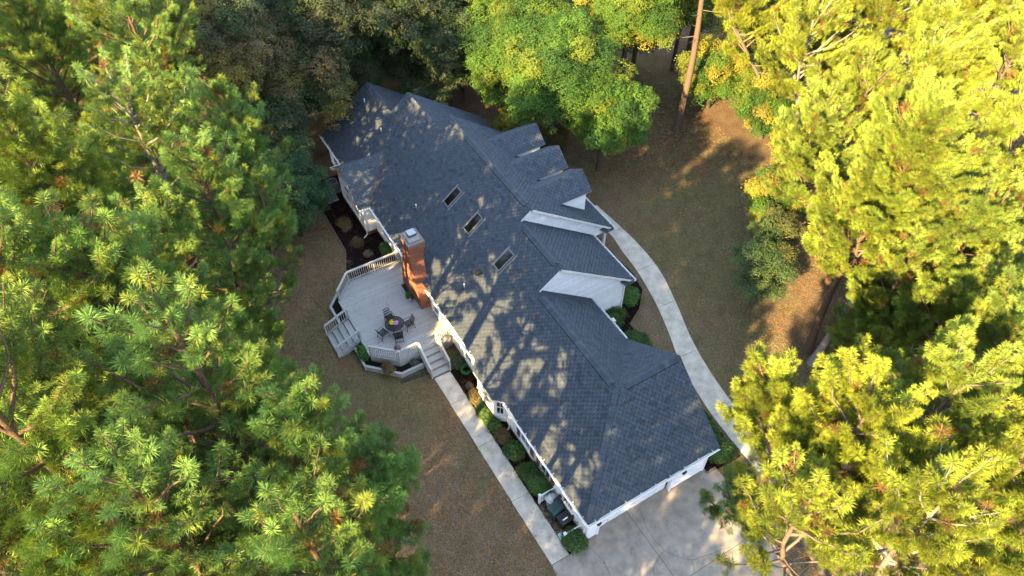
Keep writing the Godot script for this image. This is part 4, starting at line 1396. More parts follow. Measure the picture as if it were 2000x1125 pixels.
		for y in [0.15, 0.9]: m2.box(Vector3(0, y, 0), Vector3(0.05, 0.07, 0.86), wc)
		part("rail", m2.mesh(), M.white, o)
		m2 = MB.new()
		for k in 14:
			for s in [-1.0, 1.0]:
				var z0 := -0.95 + k * 0.14
				var a := Vector3(s * 0.008, 0.17, z0); var b := Vector3(s * 0.008, 0.88, z0 + 0.71 * s)
				var t0 := 0.0; var t1 := 1.0
				for lim in [-0.43, 0.43]:
					var u: float = (lim - a.z) / (b.z - a.z)
					if (lim < 0.0) == (s > 0.0): t0 = maxf(t0, u)
					else: t1 = minf(t1, u)
				if t1 - t0 > 0.08: m2.bar(a.lerp(b, t0), a.lerp(b, t1), 0.01, 0.035, wc, Vector3.RIGHT)
		part("lattice", m2.mesh(), M.white, o)
	var bx := thing("plastic_crate", "pale blue plastic crate tucked beside the walk at the far white screen", "crate", Vector3(-1.05, 0.02, 0.68))
	var xm := MB.new()
	for q in [[0.0, 0.17, 0.3, 0.02], [0.0, -0.17, 0.3, 0.02], [0.14, 0.0, 0.02, 0.34], [-0.14, 0.0, 0.02, 0.34]]:
		xm.box(Vector3(q[0], 0.14, q[1]), Vector3(q[2], 0.26, q[3]), Color(0.25, 0.42, 0.5))
	xm.box(Vector3(0, 0.02, 0), Vector3(0.28, 0.02, 0.33), Color(0.2, 0.36, 0.44))
	part("body", xm.mesh(), M.plastic, bx)
	var xl := MB.new()
	xl.box(Vector3(0, 0.285, 0), Vector3(0.33, 0.03, 0.38), Color(0.3, 0.5, 0.58))
	part("lid", xl.mesh(), M.plastic, bx)
	# coiled hose
	var ho := thing("garden_hose", "coil of bright green garden hose lying in the mulch by the house wall", "hose", Vector3(-13.0, 0.0, -0.02))
	var hp := []
	var hr := []
	for i in 150:
		var a := i * TAU / 22.0
		var r := 0.3 - 0.05 * sin(i * 0.11) + 0.015 * sin(i * 1.7)
		hp.append(Vector3(cos(a) * r, 0.06 + i * 0.0014 + 0.012 * sin(i * 0.9), sin(a) * r))
		hr.append(0.019)
	var hm := MB.new()
	hm.tube(hp, hr, 6, Color(0.015, 0.2, 0.05))
	part("coil", hm.mesh(), M.plastic, ho)
	# stones
	for q in [[-11.85, 0.35, 0.32, "brown boulder in the mulch between hose and bay"], [-25.3, 1.25, 0.42, "broad brown boulder in the dark bed left of the deck"]]:
		rock(Vector3(q[0], 0, q[1]), q[2], q[3])
	var pl := MB.new()
	pl.box(Vector3(-14.2, 0.05, 3.0), Vector3(0.22, 0.05, 1.7), Color(0.03, 0.028, 0.026), Basis(Vector3.UP, -0.12))
	var bd := part("dark_plank", pl.mesh(), M.wood, self)
	tag(bd, "dark plank lying on the lawn beside the planter", "plank")

func wheelie_bin(q: Array, stripe: bool) -> void:
	var c: Color = q[3]
	var o := thing("wheeled_bin", q[4], "trash bin", Vector3(q[0], 0.02, q[1]), q[2], "bins in the refuse corner")
	var m := MB.new()
	m.hexa([Vector3(-0.22, 0.06, -0.22), Vector3(0.22, 0.06, -0.22), Vector3(0.22, 0.06, 0.24), Vector3(-0.22, 0.06, 0.24), Vector3(-0.29, 0.98, -0.34), Vector3(0.29, 0.98, -0.34), Vector3(0.29, 0.98, 0.32), Vector3(-0.29, 0.98, 0.32)], c)
	m.box(Vector3(0, 0.98, -0.01), Vector3(0.64, 0.05, 0.72), c)
	part("body", m.mesh(), M.plastic, o)
	m = MB.new()
	m.hexa([Vector3(-0.31, 1.01, -0.36), Vector3(0.31, 1.01, -0.36), Vector3(0.31, 1.01, 0.37), Vector3(-0.31, 1.01, 0.37), Vector3(-0.26, 1.09, -0.32), Vector3(0.26, 1.09, -0.32), Vector3(0.27, 1.06, 0.35), Vector3(-0.27, 1.06, 0.35)], c * 1.25)
	for k in 3: m.box(Vector3(-0.12 + 0.12 * k, 1.085, 0.0), Vector3(0.05, 0.03, 0.55), c * 1.3, Basis(Vector3.RIGHT, 0.04))
	var lid := part("lid", m.mesh(), M.plastic, o)
	if stripe:
		m = MB.new()
		m.box(Vector3(0.1, 1.108, 0.05), Vector3(0.06, 0.006, 0.3), Color(0.7, 0.7, 0.7), Basis(Vector3.RIGHT, 0.04))
		part("white_mark", m.mesh(), M.plastic, lid)
	m = MB.new()
	m.tube([Vector3(-0.25, 1.0, -0.42), Vector3(0.25, 1.0, -0.42)], [0.018, 0.018], 8, c)
	for s in [-1.0, 1.0]: m.box(Vector3(0.24 * s, 1.0, -0.38), Vector3(0.04, 0.05, 0.1), c)
	part("handle", m.mesh(), M.plastic, o)
	for s in [-1.0, 1.0]:
		m = MB.new()
		m.tube([Vector3(0.21 * s, 0.11, -0.26), Vector3(0.27 * s, 0.11, -0.26)], [0.11, 0.11], 14, Color(0.02, 0.02, 0.02))
		part("wheel", m.mesh(), M.plastic, o)

func rock(at: Vector3, r: float, label: String) -> void:
	var s := SphereMesh.new()
	s.radial_segments = 14
	s.rings = 8
	var arr := s.get_mesh_arrays()
	var f := FastNoiseLite.new()
	f.seed = int(at.x * 10.0)
	f.frequency = 1.1
	var mb := MB.new()
	var vs: PackedVector3Array = arr[Mesh.ARRAY_VERTEX]
	var ix: PackedInt32Array = arr[Mesh.ARRAY_INDEX]
	for i in range(0, ix.size(), 3):
		var t := []
		for k in 3:
			var p := vs[ix[i + k]] * 2.0
			p *= 1.0 + 0.5 * f.get_noise_3dv(p)
			t.append(Vector3(p.x * r, maxf(-0.02, p.y * r * 0.55 + r * 0.2), p.z * r * 0.8))
		mb.tri(t[0], t[1], t[2], Color(0.11, 0.075, 0.05), t[0] + t[1] + t[2])
	var o := part("boulder", mb.mesh(), M.dull, self, at)
	o.name = numbered("boulder")
	tag(o, label, "rock", "boulders in the beds")

func mulch_bed(poly: Array, seed_: int, n: int, label: String) -> void:
	rng.seed = seed_
	var p := PackedVector2Array(poly)
	var mb := MB.new()
	mb.prism(p, -0.05, 0.025, Color(0.02, 0.015, 0.013))
	var bed := structure("mulch_bed", mb.mesh(), M.mulch)
	var lo := p[0]; var hi := p[0]
	for q in p:
		lo = lo.min(q); hi = hi.max(q)
	var xf := []
	var cols := PackedColorArray()
	for i in n:
		var q := Vector2(rng.randf_range(lo.x, hi.x), rng.randf_range(lo.y, hi.y))
		if not Geometry2D.is_point_in_polygon(q, p): continue
		xf.append(Transform3D(basis_up(Vector3(rng.randf_range(-0.3, 0.3), 1, rng.randf_range(-0.3, 0.3)), rng.randf() * TAU, rng.randf_range(0.5, 1.1)), Vector3(q.x, 0.045, q.y)))
		var c := Color(0.028, 0.02, 0.016)
		if rng.randf() < 0.14: c = Color(0.13, 0.075, 0.04)
		cols.append(tone(c, 0.5))
	scatter("bark_chips", chips, M.mulch, bed, xf, cols)

func build_beds() -> void:
	mulch_bed([Vector2(-13.5, -0.4), Vector2(-0.1, -0.4), Vector2(-0.1, 0.86), Vector2(-13.5, 0.86)], 81, 2600, "")
	mulch_bed([Vector2(-34.5, -0.3), Vector2(-22.9, -0.3), Vector2(-22.9, 3.2), Vector2(-24.5, 3.25), Vector2(-26.5, 2.45), Vector2(-29.4, 2.4), Vector2(-34.5, 2.35)], 82, 3600, "")
	mulch_bed([Vector2(-18.5, -11.7), Vector2(-18.0, -13.6), Vector2(-14.4, -13.85), Vector2(-12.7, -13.5), Vector2(-11.5, -12.3), Vector2(-10.8, -11.0), Vector2(-8.6, -10.9), Vector2(-7.5, -9.6), Vector2(-7.5, -8.1), Vector2(-12.0, -8.1), Vector2(-12.0, -11.0)], 83, 2600, "")
	mulch_bed([Vector2(-5.0, -8.1), Vector2(0.1, -8.3), Vector2(0.2, -10.7), Vector2(-1.5, -10.75), Vector2(-3.6, -10.9), Vector2(-5.0, -10.2)], 84, 1200, "")
	var pad := MB.new()
	pad.prism(PackedVector2Array([Vector2(-3.2, -0.26), Vector2(-0.9, -0.26), Vector2(-0.9, 0.84), Vector2(-3.2, 0.84)]), 0.0, 0.032, Color(0.26, 0.22, 0.17))
	structure("gravel_pad", pad.mesh(), M.concrete)
	var em := MB.new()
	var edge := [Vector3(-34.5, 0.04, 2.38), Vector3(-29.4, 0.04, 2.43), Vector3(-26.5, 0.04, 2.48), Vector3(-24.5, 0.04, 3.28), Vector3(-22.95, 0.04, 3.26)]
	for i in 4: em.bar(edge[i], edge[i + 1], 0.05, 0.09, Color(0.16, 0.13, 0.1))
	var es := structure("bed_edging", em.mesh(), M.wood)
	es.name = numbered("bed_edging")
	# shrubs
	var box := [Color(0.045, 0.09, 0.025), Color(0.06, 0.115, 0.03), Color(0.085, 0.14, 0.035)]
	var hol := [Color(0.05, 0.12, 0.028), Color(0.07, 0.15, 0.035)]
	var old := [Color(0.12, 0.1, 0.04), Color(0.1, 0.12, 0.03), Color(0.17, 0.09, 0.05)]
	shrub(Vector3(-0.42, 0, 0.32), Vector3(1.15, 1.0, 1.1), box, "dark green bush at the corner where walk meets driveway", 901, 520)
	shrub(Vector3(-4.15, 0, 0.25), Vector3(1.7, 1.1, 1.15), box, "clipped dark green bush between the round trash can and the shuttered windows", 902, 700)
	shrub(Vector3(-5.1, 0, 0.3), Vector3(0.9, 0.7, 0.9), box, "low dark bush touching the clipped one on its far side", 903, 320)
	shrub(Vector3(-6.6, 0, 0.36), Vector3(1.1, 0.75, 1.0), box, "round green bush by itself below the shuttered windows", 904, 420)
	shrub(Vector3(-7.75, 0, 0.4), Vector3(0.9, 0.6, 0.8), old, "straggly brown and yellow bush at the near end of the bay", 905, 170)
	shrub(Vector3(-8.7, 0, 0.52), Vector3(1.1, 0.65, 0.62), box, "green bush under the near half of the bay", 906, 380)
	shrub(Vector3(-9.7, 0, 0.54), Vector3(1.2, 0.7, 0.62), box, "green bush under the middle of the bay", 907, 400)
	shrub(Vector3(-10.8, 0, 0.5), Vector3(1.1, 0.6, 0.7), old, "thin olive bush at the far end of the bay", 908, 220)
	shrub(Vector3(-13.75, 0, 0.25), Vector3(0.9, 0.6, 0.8), [Color(0.07, 0.09, 0.05)], "wispy grey green plant between deck steps and hose", 909, 130)
	shrub(Vector3(-24.7, 0, 0.05), Vector3(0.9, 0.9, 0.8), hol, "bright green bush against the wall left of the deck", 910, 200)
	shrub(Vector3(-26.6, 0, 1.5), Vector3(1.0, 0.45, 0.9), old, "sparse brown plant in the dark bed near the downspout", 911, 90)
	shrub(Vector3(-28.8, 0, 1.5), Vector3(1.3, 0.5, 0.9), old, "sparse olive plant in the dark bed below the cross gable windows", 912, 120)
	shrub(Vector3(-17.15, 0.27, 5.05), Vector3(1.3, 0.75, 0.5), hol, "green plant in the planter beside the lawn steps", 913, 170)
	shrub(Vector3(-15.3, 0.27, 4.2), Vector3(0.8, 0.55, 0.55), old, "grey brown twiggy plant at the planter corner", 914, 110)
	shrub(Vector3(-14.9, 0.27, 2.6), Vector3(0.4, 0.3, 0.4), [Color(0.1, 0.1, 0.09)], "tiny silvery plant in the planter near the walk steps", 915, 40)
	shrub(Vector3(-12.45, 0, -12.1), Vector3(1.5, 1.0, 1.5), hol, "bright leafy bush at the front corner under the right gable eave", 916, 560)
	shrub(Vector3(-11.35, 0, -9.9), Vector3(1.6, 1.1, 1.7), box, "dark bush in the angle between white gable wall and front eave", 917, 640)
	shrub(Vector3(-9.2, 0, -10.2), Vector3(1.9, 0.9, 1.5), box, "wide rounded bush nearest the garage peak along the front bed", 918, 760)
	shrub(Vector3(-16.1, 0, -12.9), Vector3(1.2, 0.7, 1.0), hol, "green bush beside the white porch post", 919, 300)
	shrub(Vector3(-14.0, 0, -12.9), Vector3(1.3, 0.7, 1.0), box, "low bush in the front bed behind the right gable eave", 922, 320)
	shrub(Vector3(-0.7, 0, -9.6), Vector3(1.6, 1.1, 1.7), box, "dark bush at the front garage corner, nearer the driveway", 920, 720)
	shrub(Vector3(-2.3, 0, -10.0), Vector3(1.7, 0.9, 1.1), box, "dark bush at the front garage side, nearer the walk bend", 921, 560)

func build_debris() -> void:
	rng.seed = 93
	var xf := []
	var cols := PackedColorArray()
	var nrm := Vector3(0, 1, PITCH).normalized()
	for i in 900:
		var p := Vector3.ZERO
		var up := Vector3.UP
		var k := rng.randf()
		if k < 0.3:
			p = Vector3(rng.randf_range(-36, -3), 0, -pow(rng.randf(), 2.0) * 4.0)
			p.y = rear(p.z) + 0.06
			up = nrm
		elif k < 0.36:
			var t := rng.randf()
			p = Vector3(lerpf(-26.8, -29.3, t) + rng.randfn(0, 0.1), 0, lerpf(-0.1, -2.5, t))
			p.y = rear(p.z) + 0.1
			up = nrm
		elif k < 0.7:
			p = Vector3(rng.randf_range(0, 8), 0.05, rng.randf_range(-8.5, 2.5))
		elif k < 0.82:
			p = Vector3(rng.randf_range(-22, -15.5), 0.875, rng.randf_range(0.5, 4.5))
		else:
			var x := rng.randf_range(-20.5, 4.0)
			p = Vector3(x, 0.07, lerpf(along_curve(OUTER, x), along_curve(INNER, x), pow(rng.randf(), 0.5))) if rng.randf() < 0.5 else Vector3(rng.randf_range(-13, 0), 0.07, rng.randf_range(0.9, 1.95))
		xf.append(Transform3D(basis_up(up, rng.randf() * TAU, rng.randf_range(0.3, 0.75)), p))
		cols.append(tone(Color(0.17, 0.09, 0.04), 0.5))
	var d := scatter("fallen_needles", chips, M.grass, self, xf, cols)
	tag(d, "scattered brown leaves and needles on roof, deck, walks and driveway", "leaf litter")

func build_trees() -> void:
	var pines := [
		[-2.0, 16.0, 26.7, 3.1, 15.2, 0.35, 0.0, 0.0, "tall pine filling the bottom left corner, its tufts lit gold"],
		[-1.6, 12.6, 25.5, 2.8, 14.0, 0.15, 0.0, 0.0, "green pine behind the gold-lit corner pine, left of the back lawn"],
		[-0.2, 10.7, 23.2, 2.3, 11.7, 0.12, 0.5, 2.0, "green pine whose crown juts furthest over the back lawn, gold tufts low on it"],
		[1.0, 14.3, 24.2, 2.8, 12.7, 0.12, 0.0, 0.0, "green pine cut by the bottom edge of the photo, left of the back lawn"],
		[-6.3, 15.8, 26.4, 2.7, 14.9, 0.20, 0.0, 0.0, "pine at the left edge, just above the gold-lit corner pine"],
		[-6.6, 14.0, 24.9, 2.6, 13.4, 0.10, 0.0, 0.0, "bluish green pine in the middle of the left woods, level with the deck steps"],
		[0.6, 9.4, 19.6, 1.6, 10.1, 0.02, 0.0, 2.0, "slim dark pine reaching out over the back lawn near the bottom walk"],
		[2.8, 11.4, 23.0, 2.4, 12.5, 0.15, 0.0, 2.0, "pine at the bottom edge with a bright yellow clump, beside the slim dark pine"],
		[-4.7, 11.5, 20.0, 1.7, 9.5, 0.08, 0.0, 2.5, "green pine standing at the lawn edge opposite the planter"],
		[-14.2, 15.2, 25.0, 2.5, 13.5, 0.45, 0.0, 0.0, "pine at the left edge with a brilliant yellow sunlit crown"],
		[-14.1, 14.7, 21.4, 3.2, 9.9, 0.12, 0.0, 0.0, "grey green pine left of the middle, below the brilliant yellow one"],
		[-11.6, 12.8, 20.4, 3.1, 8.9, 0.12, 0.0, 0.0, "dark green pine with gold-lit lower tufts, west of the deck"],
		[-12.6, 10.0, 22.0, 2.0, 11.5, 0.08, 0.0, 3.0, "green pine whose flat boughs reach toward the cross gable of the house"],
		[-17.1, 8.1, 21.5, 2.1, 11.0, 0.10, -1.0, 4.0, "green pine with rounded boughs below the brown oak"],
		[-15.7, 8.2, 17.6, 1.7, 8.1, 0.05, -1.0, 4.0, "lower pine bough tree pointing at the air conditioners"],
		[-20.0, 11.4, 20.4, 3.5, 8.9, 0.20, 0.0, 0.0, "yellow green pine with bare limbs showing in the upper left woods"],
		[-29.7, 14.0, 20.6, 3.7, 8.1, 0.30, 0.0, 0.0, "pine in the upper left corner group, second from the top left"],
		[-27.1, 9.7, 20.6, 3.4, 8.1, 0.15, 0.0, 0.0, "green pine in the upper left, next to the brown oak"],
		[-35.7, 9.7, 20.6, 3.7, 8.1, 0.30, 0.0, 0.0, "yellow tipped pine cut by the top edge, upper left"],
		[-37.4, 14.9, 20.6, 3.7, 8.1, 0.30, 0.0, 0.0, "pine in the very top left corner"],
		[-21.8, 14.0, 18.4, 3.3, 6.9, 0.30, 0.0, 0.0, "gold flecked pine half hidden between taller pines, upper left"],
		[-16.6, 17.4, 19.4, 3.1, 7.9, 0.10, 0.0, 0.0, "shaded pine at the left edge, below the brilliant yellow one"],
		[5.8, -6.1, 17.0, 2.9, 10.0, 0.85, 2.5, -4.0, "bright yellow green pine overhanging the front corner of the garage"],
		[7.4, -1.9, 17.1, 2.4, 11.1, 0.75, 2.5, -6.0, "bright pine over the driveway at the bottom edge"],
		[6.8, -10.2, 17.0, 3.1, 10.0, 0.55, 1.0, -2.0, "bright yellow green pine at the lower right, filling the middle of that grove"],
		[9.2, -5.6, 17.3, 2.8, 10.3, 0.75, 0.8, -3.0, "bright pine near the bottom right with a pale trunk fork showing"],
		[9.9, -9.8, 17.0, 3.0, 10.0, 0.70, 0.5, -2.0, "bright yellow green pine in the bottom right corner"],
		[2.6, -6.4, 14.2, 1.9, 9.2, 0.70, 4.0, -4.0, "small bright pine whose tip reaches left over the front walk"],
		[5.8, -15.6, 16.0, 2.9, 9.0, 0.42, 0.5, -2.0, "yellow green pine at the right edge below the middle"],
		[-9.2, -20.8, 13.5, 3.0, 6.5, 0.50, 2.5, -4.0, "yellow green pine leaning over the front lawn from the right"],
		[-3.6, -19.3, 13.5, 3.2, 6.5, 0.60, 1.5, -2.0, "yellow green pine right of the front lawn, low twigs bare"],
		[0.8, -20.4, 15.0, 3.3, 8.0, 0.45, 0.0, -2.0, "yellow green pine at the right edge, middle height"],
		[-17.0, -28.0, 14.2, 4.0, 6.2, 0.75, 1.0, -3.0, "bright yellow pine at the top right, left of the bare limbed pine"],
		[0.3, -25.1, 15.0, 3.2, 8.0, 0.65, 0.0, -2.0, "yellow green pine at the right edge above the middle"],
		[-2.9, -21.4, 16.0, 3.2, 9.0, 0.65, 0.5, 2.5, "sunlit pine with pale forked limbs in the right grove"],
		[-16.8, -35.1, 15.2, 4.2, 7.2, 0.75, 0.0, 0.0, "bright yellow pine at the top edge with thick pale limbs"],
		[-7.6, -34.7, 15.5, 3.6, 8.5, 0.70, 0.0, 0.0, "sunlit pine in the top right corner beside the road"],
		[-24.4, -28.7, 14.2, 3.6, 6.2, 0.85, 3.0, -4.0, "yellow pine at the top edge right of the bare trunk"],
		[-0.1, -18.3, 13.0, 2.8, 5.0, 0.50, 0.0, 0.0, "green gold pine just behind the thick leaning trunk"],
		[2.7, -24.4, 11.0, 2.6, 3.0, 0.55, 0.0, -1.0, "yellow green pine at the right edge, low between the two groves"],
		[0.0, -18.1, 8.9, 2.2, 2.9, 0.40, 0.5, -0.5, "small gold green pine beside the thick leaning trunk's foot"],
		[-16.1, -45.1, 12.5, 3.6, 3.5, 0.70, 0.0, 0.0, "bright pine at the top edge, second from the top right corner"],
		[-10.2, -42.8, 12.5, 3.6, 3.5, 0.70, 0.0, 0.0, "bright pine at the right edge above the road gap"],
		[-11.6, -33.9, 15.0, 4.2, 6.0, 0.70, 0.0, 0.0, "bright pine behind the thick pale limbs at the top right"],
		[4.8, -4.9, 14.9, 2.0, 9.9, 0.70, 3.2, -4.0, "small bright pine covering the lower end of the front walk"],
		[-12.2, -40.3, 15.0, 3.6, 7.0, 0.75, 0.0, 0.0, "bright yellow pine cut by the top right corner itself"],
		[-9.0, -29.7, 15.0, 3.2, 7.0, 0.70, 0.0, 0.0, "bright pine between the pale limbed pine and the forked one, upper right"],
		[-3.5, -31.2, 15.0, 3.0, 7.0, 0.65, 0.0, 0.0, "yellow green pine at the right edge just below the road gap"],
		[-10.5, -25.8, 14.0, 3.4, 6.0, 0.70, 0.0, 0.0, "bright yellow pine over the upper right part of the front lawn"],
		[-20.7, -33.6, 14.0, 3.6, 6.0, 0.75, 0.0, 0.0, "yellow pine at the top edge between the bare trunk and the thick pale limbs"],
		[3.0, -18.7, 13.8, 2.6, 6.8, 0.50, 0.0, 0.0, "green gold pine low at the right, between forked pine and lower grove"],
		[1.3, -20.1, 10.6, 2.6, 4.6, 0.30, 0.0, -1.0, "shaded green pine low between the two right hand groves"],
	]
	var k := 0
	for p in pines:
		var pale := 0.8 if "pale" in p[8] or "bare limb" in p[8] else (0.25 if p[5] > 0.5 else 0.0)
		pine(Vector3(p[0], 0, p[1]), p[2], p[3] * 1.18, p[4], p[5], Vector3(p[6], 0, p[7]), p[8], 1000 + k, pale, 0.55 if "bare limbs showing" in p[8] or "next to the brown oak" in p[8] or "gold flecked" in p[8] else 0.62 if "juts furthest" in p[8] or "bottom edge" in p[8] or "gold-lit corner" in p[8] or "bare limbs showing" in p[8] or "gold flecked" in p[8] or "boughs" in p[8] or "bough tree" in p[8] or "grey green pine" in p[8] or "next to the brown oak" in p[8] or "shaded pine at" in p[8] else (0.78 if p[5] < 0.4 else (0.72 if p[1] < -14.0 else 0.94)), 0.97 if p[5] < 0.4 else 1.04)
		k += 1
	# the two whose trunks stand clear
	pine(Vector3(-26.2, 0, -26.9), 23.0, 3.4, 13.0, 0.5, Vector3(0.86, 0, 0.31), "tall pine with a bare reddish trunk standing at the far edge of the front lawn", 1100, 0.12)
	pine(Vector3(-3.6, 0, -20.0), 18.0, 4.0, 7.0, 0.55, Vector3(0.35, 0, 0.5), "pine with a thick leaning trunk at the right edge of the front lawn", 1101, 0.0, 1.0, 1.1)
	# the woods go on outside the picture, between the yard and the low sun
	var outside := [[-31.0, 28.0], [-24.5, 27.0], [8.5, 22.0], [13.5, 19.5], [7.0, 18.0], [18.5, 22.0], [-37.0, 26.0], [6.0, 30.0], [14.0, 28.0]]
	for i in outside.size():
		var q: Array = outside[i]
		var h: float = [24.0, 28.0, 23.0, 26.0, 31.0][i % 5] if q[1] > 24.0 else 26.0
		pine(Vector3(q[0], 0, q[1]), h, 3.4, 14.0, 0.2, Vector3.ZERO, "pine of the back woods, outside the left and bottom edges of the photo", 1200 + k, 0.0, 0.42, 1.2)
		k += 1
	var brown := [Color(0.07, 0.08, 0.033), Color(0.06, 0.085, 0.033), Color(0.11, 0.09, 0.04), Color(0.05, 0.08, 0.03), Color(0.15, 0.13, 0.03)]
	var dark := [Color(0.035, 0.06, 0.022), Color(0.045, 0.07, 0.025), Color(0.05, 0.065, 0.03)]
	var maple := [Color(0.052, 0.118, 0.018), Color(0.066, 0.135, 0.02), Color(0.12, 0.165, 0.022), Color(0.036, 0.085, 0.016)]
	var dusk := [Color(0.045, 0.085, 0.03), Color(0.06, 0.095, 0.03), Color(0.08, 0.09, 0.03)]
	var gold := [Color(0.22, 0.21, 0.03), Color(0.15, 0.18, 0.03), Color(0.17, 0.16, 0.03)]
	broadleaf("oak_tree", "oak tree", Vector3(-37.8, 0, 0.6), 7.5, 4.5, brown, "big brownish oak whose boughs lie over the far end of the roof", 1300, "broadleaf trees", 60, 85)
	broadleaf("oak_tree", "oak tree", Vector3(-34.2, 0, 4.2), 6.3, 3.3, dark, "dark green oak between the big brownish oak and the dense evergreen", 1301, "broadleaf trees", 34, 70)
	broadleaf("oak_tree", "oak tree", Vector3(-37.5, 0, 5.6), 12.0, 4.6, brown, "brown oak at the top edge beside the upper left pines", 1302, "broadleaf trees", 44, 75)
	broadleaf("oak_tree", "oak tree", Vector3(-39.0, 0, -3.5), 11.0, 4.4, dark, "dark tree at the top edge right behind the far roof end", 1303, "broadleaf trees", 42, 75)
	broadleaf("oak_tree", "oak tree", Vector3(-39.5, 0, -9.0), 9.5, 4.0, dark, "dark tree at the top between far roof and bright maple", 1304, "broadleaf trees", 42, 70)
	broadleaf("oak_tree", "oak tree", Vector3(-45.0, 0, -5.0), 11.0, 5.0, dark, "dark tree furthest back at the top centre", 1305, "broadleaf trees", 44, 75)
	broadleaf("oak_tree", "oak tree", Vector3(-46.0, 0, -13.0), 10.0, 5.0, dark, "dark tree at the top edge left of the bright maple", 1306, "broadleaf trees", 44, 75)
	broadleaf("oak_tree", "oak tree", Vector3(-45.0, 0, 3.0), 11.0, 5.0, dark, "dark tree behind the brown oaks at the top edge", 1307, "broadleaf trees", 44, 75)
	broadleaf("evergreen_tree", "evergreen", Vector3(-29.6, 0, 4.7), 4.2, 2.7, [Color(0.02, 0.05, 0.018), Color(0.028, 0.06, 0.02)], "dense dark evergreen at the lawn corner near the air conditioners", 1308, "broadleaf trees", 36, 85, 0.9, 1.25, Color(0.1, 0.08, 0.06), M.holly)
	broadleaf("maple_tree", "maple tree", Vector3(-28.2, 0, -16.2), 7.6, 4.6, maple, "large bright green maple beyond the dormers", 1309, "broadleaf trees", 60, 90)
	broadleaf("maple_tree", "maple tree", Vector3(-24.6, 0, -18.2), 5.4, 3.2, maple, "bright green maple reaching down over the front lawn", 1310, "broadleaf trees", 44, 85)
	broadleaf("maple_tree", "maple tree", Vector3(-29.5, 0, -23.5), 10.5, 4.0, maple + [Color(0.25, 0.23, 0.03)], "yellow green maple at the top edge left of the bare trunk", 1311, "broadleaf trees", 46, 80)
	broadleaf("maple_tree", "maple tree", Vector3(-35.5, 0, -17.5), 8.5, 4.4, maple, "green maple at the top edge, left half of the bright group", 1312, "broadleaf trees", 46, 80)
	broadleaf("understory_tree", "small tree", Vector3(-30.5, 0, -14.2), 2.3, 1.7, gold + [Color(0.05, 0.08, 0.03)], "low golden bush tree between the first dormer and the maple", 1313, "understory", 24, 50)
	broadleaf("understory_tree", "small tree", Vector3(-28.0, 0, -15.6), 1.6, 1.4, [Color(0.06, 0.08, 0.03), Color(0.12, 0.1, 0.035)], "low dark bush tree behind the second dormer", 1314, "understory", 22, 45)
	for q in [[-40.2, -4.2, 4.4, 2.9, "low dark tree filling the gap behind the farthest roof peak"], [-40.8, -9.2, 4.6, 3.0, "low dark tree filling the gap behind the second far peak"], [-38.6, -13.6, 4.2, 2.7, "low dark tree at the left foot of the maple group"], [-44.0, -7.0, 6.5, 3.6, "dark tree second row behind the far roof"], [-48.0, -10.0, 7.0, 4.0, "dark tree third row behind the far roof"], [-54.0, -8.0, 9.0, 5.0, "dark tree fourth row, top edge of the photo"], [-56.0, -18.0, 9.0, 5.0, "dark tree last row behind the maples"], [-44.0, -19.0, 7.0, 4.0, "dark tree behind the gap in the maple group"], [-38.0, -23.5, 6.5, 3.8, "green tree at the top edge between maple and bare trunk"], [-34.0, -28.5, 6.0, 3.6, "green tree behind and left of the bare trunk"], [-13.5, 15.5, 8.0, 3.2, "shaded hardwood under the left pines, in line with the deck"], [-11.5, 20.0, 9.5, 4.0, "hardwood deep in the left woods below the pines"], [-16.5, 13.4, 6.0, 2.8, "hardwood beneath the pines nearest the deck side lawn"], [-8.5, 14.5, 7.0, 3.0, "hardwood under the pines left of the back walk"], [-21.5, 18.5, 9.0, 4.0, "hardwood at the back of the middle left woods"], [-30.0, 19.0, 10.0, 4.4, "hardwood at the back of the upper left woods"], [-37.0, -11.8, 6.5, 3.2, "dark tree close behind the second far roof peak"], [-41.0, -14.0, 8.0, 3.8, "dark tree between the roof peaks and the maple, further back"], [-38.5, 1.0, 7.0, 3.4, "dark tree in the gap between big oak and far roof end"], [-50.0, -18.0, 9.0, 5.0, "dark tree behind the left part of the maple group"], [-51.0, -2.0, 10.0, 5.0, "dark tree in the last row at the top edge"], [-36.5, -8.6, 2.6, 2.2, "low dark tree against the far end wall of the house"]]:
		broadleaf("oak_tree", "oak tree", Vector3(q[0], 0, q[1]), q[2], q[3], dark, q[4], 1350 + k, "broadleaf trees", 40, 70)
		k += 1
	broadleaf("maple_tree", "maple tree", Vector3(-32.0, 0, -14.8), 7.0, 3.8, maple, "bright green maple overhanging the second roof peak", 1315, "broadleaf trees", 44, 85)
	pine(Vector3(3.9, 0, -3.9), 10.0, 1.9, 5.2, 0.0, Vector3(3.0, 0, -6.0), "young dark pine leaning over the driveway in shade", 1102, 0.0, 0.7)
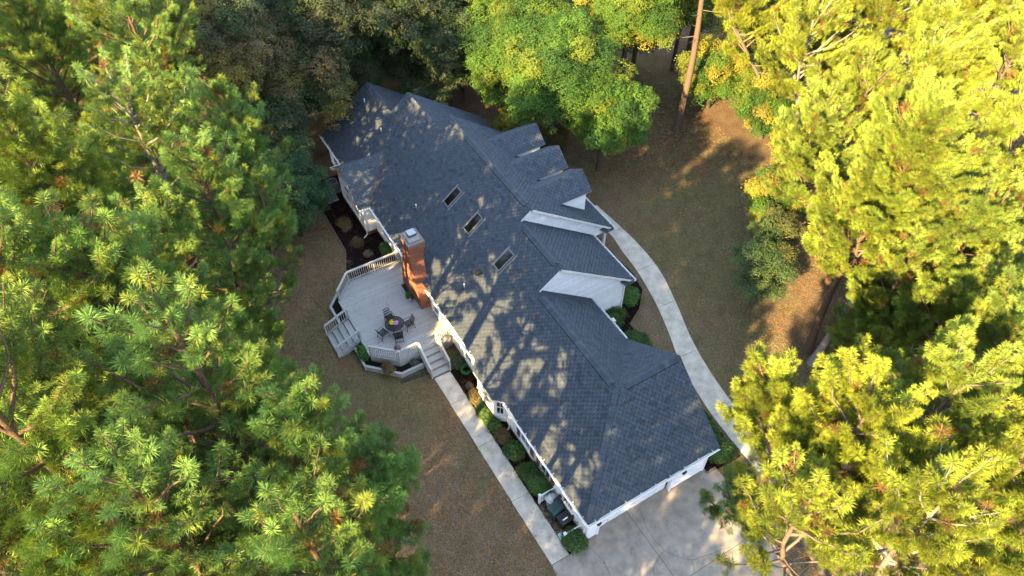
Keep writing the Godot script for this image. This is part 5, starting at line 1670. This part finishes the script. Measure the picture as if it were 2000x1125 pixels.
	var low := [
		[-32.6, -32.0, 7.0, 3.0, maple + gold, "yellow lit tree at the top edge just left of the bare trunk"],
		[-28.5, -36.8, 5.0, 2.8, gold + maple, "yellow green tree at the top edge just right of the bare trunk"],
		[-34.5, -35.5, 8.0, 3.4, maple, "green tree in the row behind the bare trunk"],
		[-24.3, -34.8, 4.0, 2.4, maple + dark, "green bush at the top of the lawn between the two upper right pines"],
		[-0.6, -21.8, 3.6, 2.4, gold, "golden bush tree right of the thick leaning trunk"],
		[2.0, -22.5, 3.4, 2.4, gold, "orange gold bush tree farther right of the thick leaning trunk"],
		[-2.0, -23.5, 4.0, 2.3, gold + dark, "mixed gold bush tree behind the thick leaning trunk"],
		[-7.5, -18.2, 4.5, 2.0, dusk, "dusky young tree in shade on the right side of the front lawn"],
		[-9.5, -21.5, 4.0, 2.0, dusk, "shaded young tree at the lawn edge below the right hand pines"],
		[-12.8, -25.0, 3.0, 2.2, maple + gold, "green and gold bush at the upper right edge of the front lawn"],
		[-15.5, -30.0, 3.4, 2.6, gold, "golden bush at the top of the front lawn"],
		[-21.0, -32.0, 3.6, 2.8, gold + maple, "yellow green bush right of the bare trunk at the top of the lawn"],
		[-26.5, -31.0, 4.0, 3.0, maple + gold, "yellow green bush behind the bare trunk"],
		[-24.0, 10.6, 3.0, 2.4, maple + dark, "green bush under the pines across the lawn from the deck"],
		[-20.0, 11.4, 3.0, 2.4, gold + dark, "gold flecked bush under the pines, level with the chimney"],
		[-15.5, 11.6, 2.6, 2.2, dark + maple, "green bush at the lawn edge opposite the lawn steps"],
		[-11.0, 11.2, 2.4, 2.0, dark + gold, "bush below the pines opposite the back walk"],
		[-29.0, 10.0, 4.0, 2.6, dark + gold, "bush beneath the flat boughed pines"],
		[-34.0, 13.5, 5.0, 3.0, dark + gold, "understory tree in the upper left woods"],
		[-26.0, 16.0, 5.0, 3.0, gold + dark, "gold understory tree in the left woods"],
		[-18.0, 16.5, 4.5, 2.8, dark + gold, "understory tree deep in the left woods"],
		[-10.0, 16.0, 4.0, 2.8, gold + dark, "understory tree in the lower left woods"],
		[-42.0, 12.0, 6.0, 3.6, dark + gold, "understory tree at the far upper left"],
		[-50.0, 8.0, 8.0, 4.5, brown, "brown tree at the top edge, upper left"],
		[-52.0, 18.0, 8.0, 4.5, dark + gold, "tree at the very top left edge"],
		[-5.0, -28.5, 4.0, 2.6, dark + gold, "understory tree under the upper right pines"],
		[-3.0, -32.0, 4.0, 2.6, gold + maple, "understory tree near the road"],
		[4.5, -25.5, 4.5, 2.8, dark + gold, "understory tree at the right edge"],
		[7.0, -19.0, 4.0, 2.6, dark + gold, "understory tree between the right hand groves at the photo's edge"],
		[-20.0, -37.5, 5.0, 3.4, gold + maple, "yellow tree at the top edge right of the bare trunk"],
		[-30.0, -37.0, 6.0, 4.0, gold + maple, "yellow tree at the top edge behind the bare trunk"],
	]
	# hardwoods of the same woods, under and beside the pines outside the picture
	for q in [[10.0, 15.0], [5.0, 19.0], [15.0, 15.5], [-2.0, 22.0], [-9.0, 21.5], [-16.0, 22.0], [-24.0, 21.0], [2.5, 17.5]]:
		broadleaf("oak_tree", "oak tree", Vector3(q[0], 0, q[1]), 9.5, 4.2, dark + gold, "hardwood of the back woods, outside the left and bottom edges of the photo", 1500 + k, "broadleaf trees", 34, 55)
		k += 1
	for q in low:
		var airy: bool = "shaded young" in q[5] or "dusky" in q[5]
		broadleaf("understory_tree", "small tree", Vector3(q[0], 0, q[1]), q[2], q[3], q[4], q[5], 1400 + k, "understory", 18 if airy else 30, 26 if airy else 55)
		k += 1
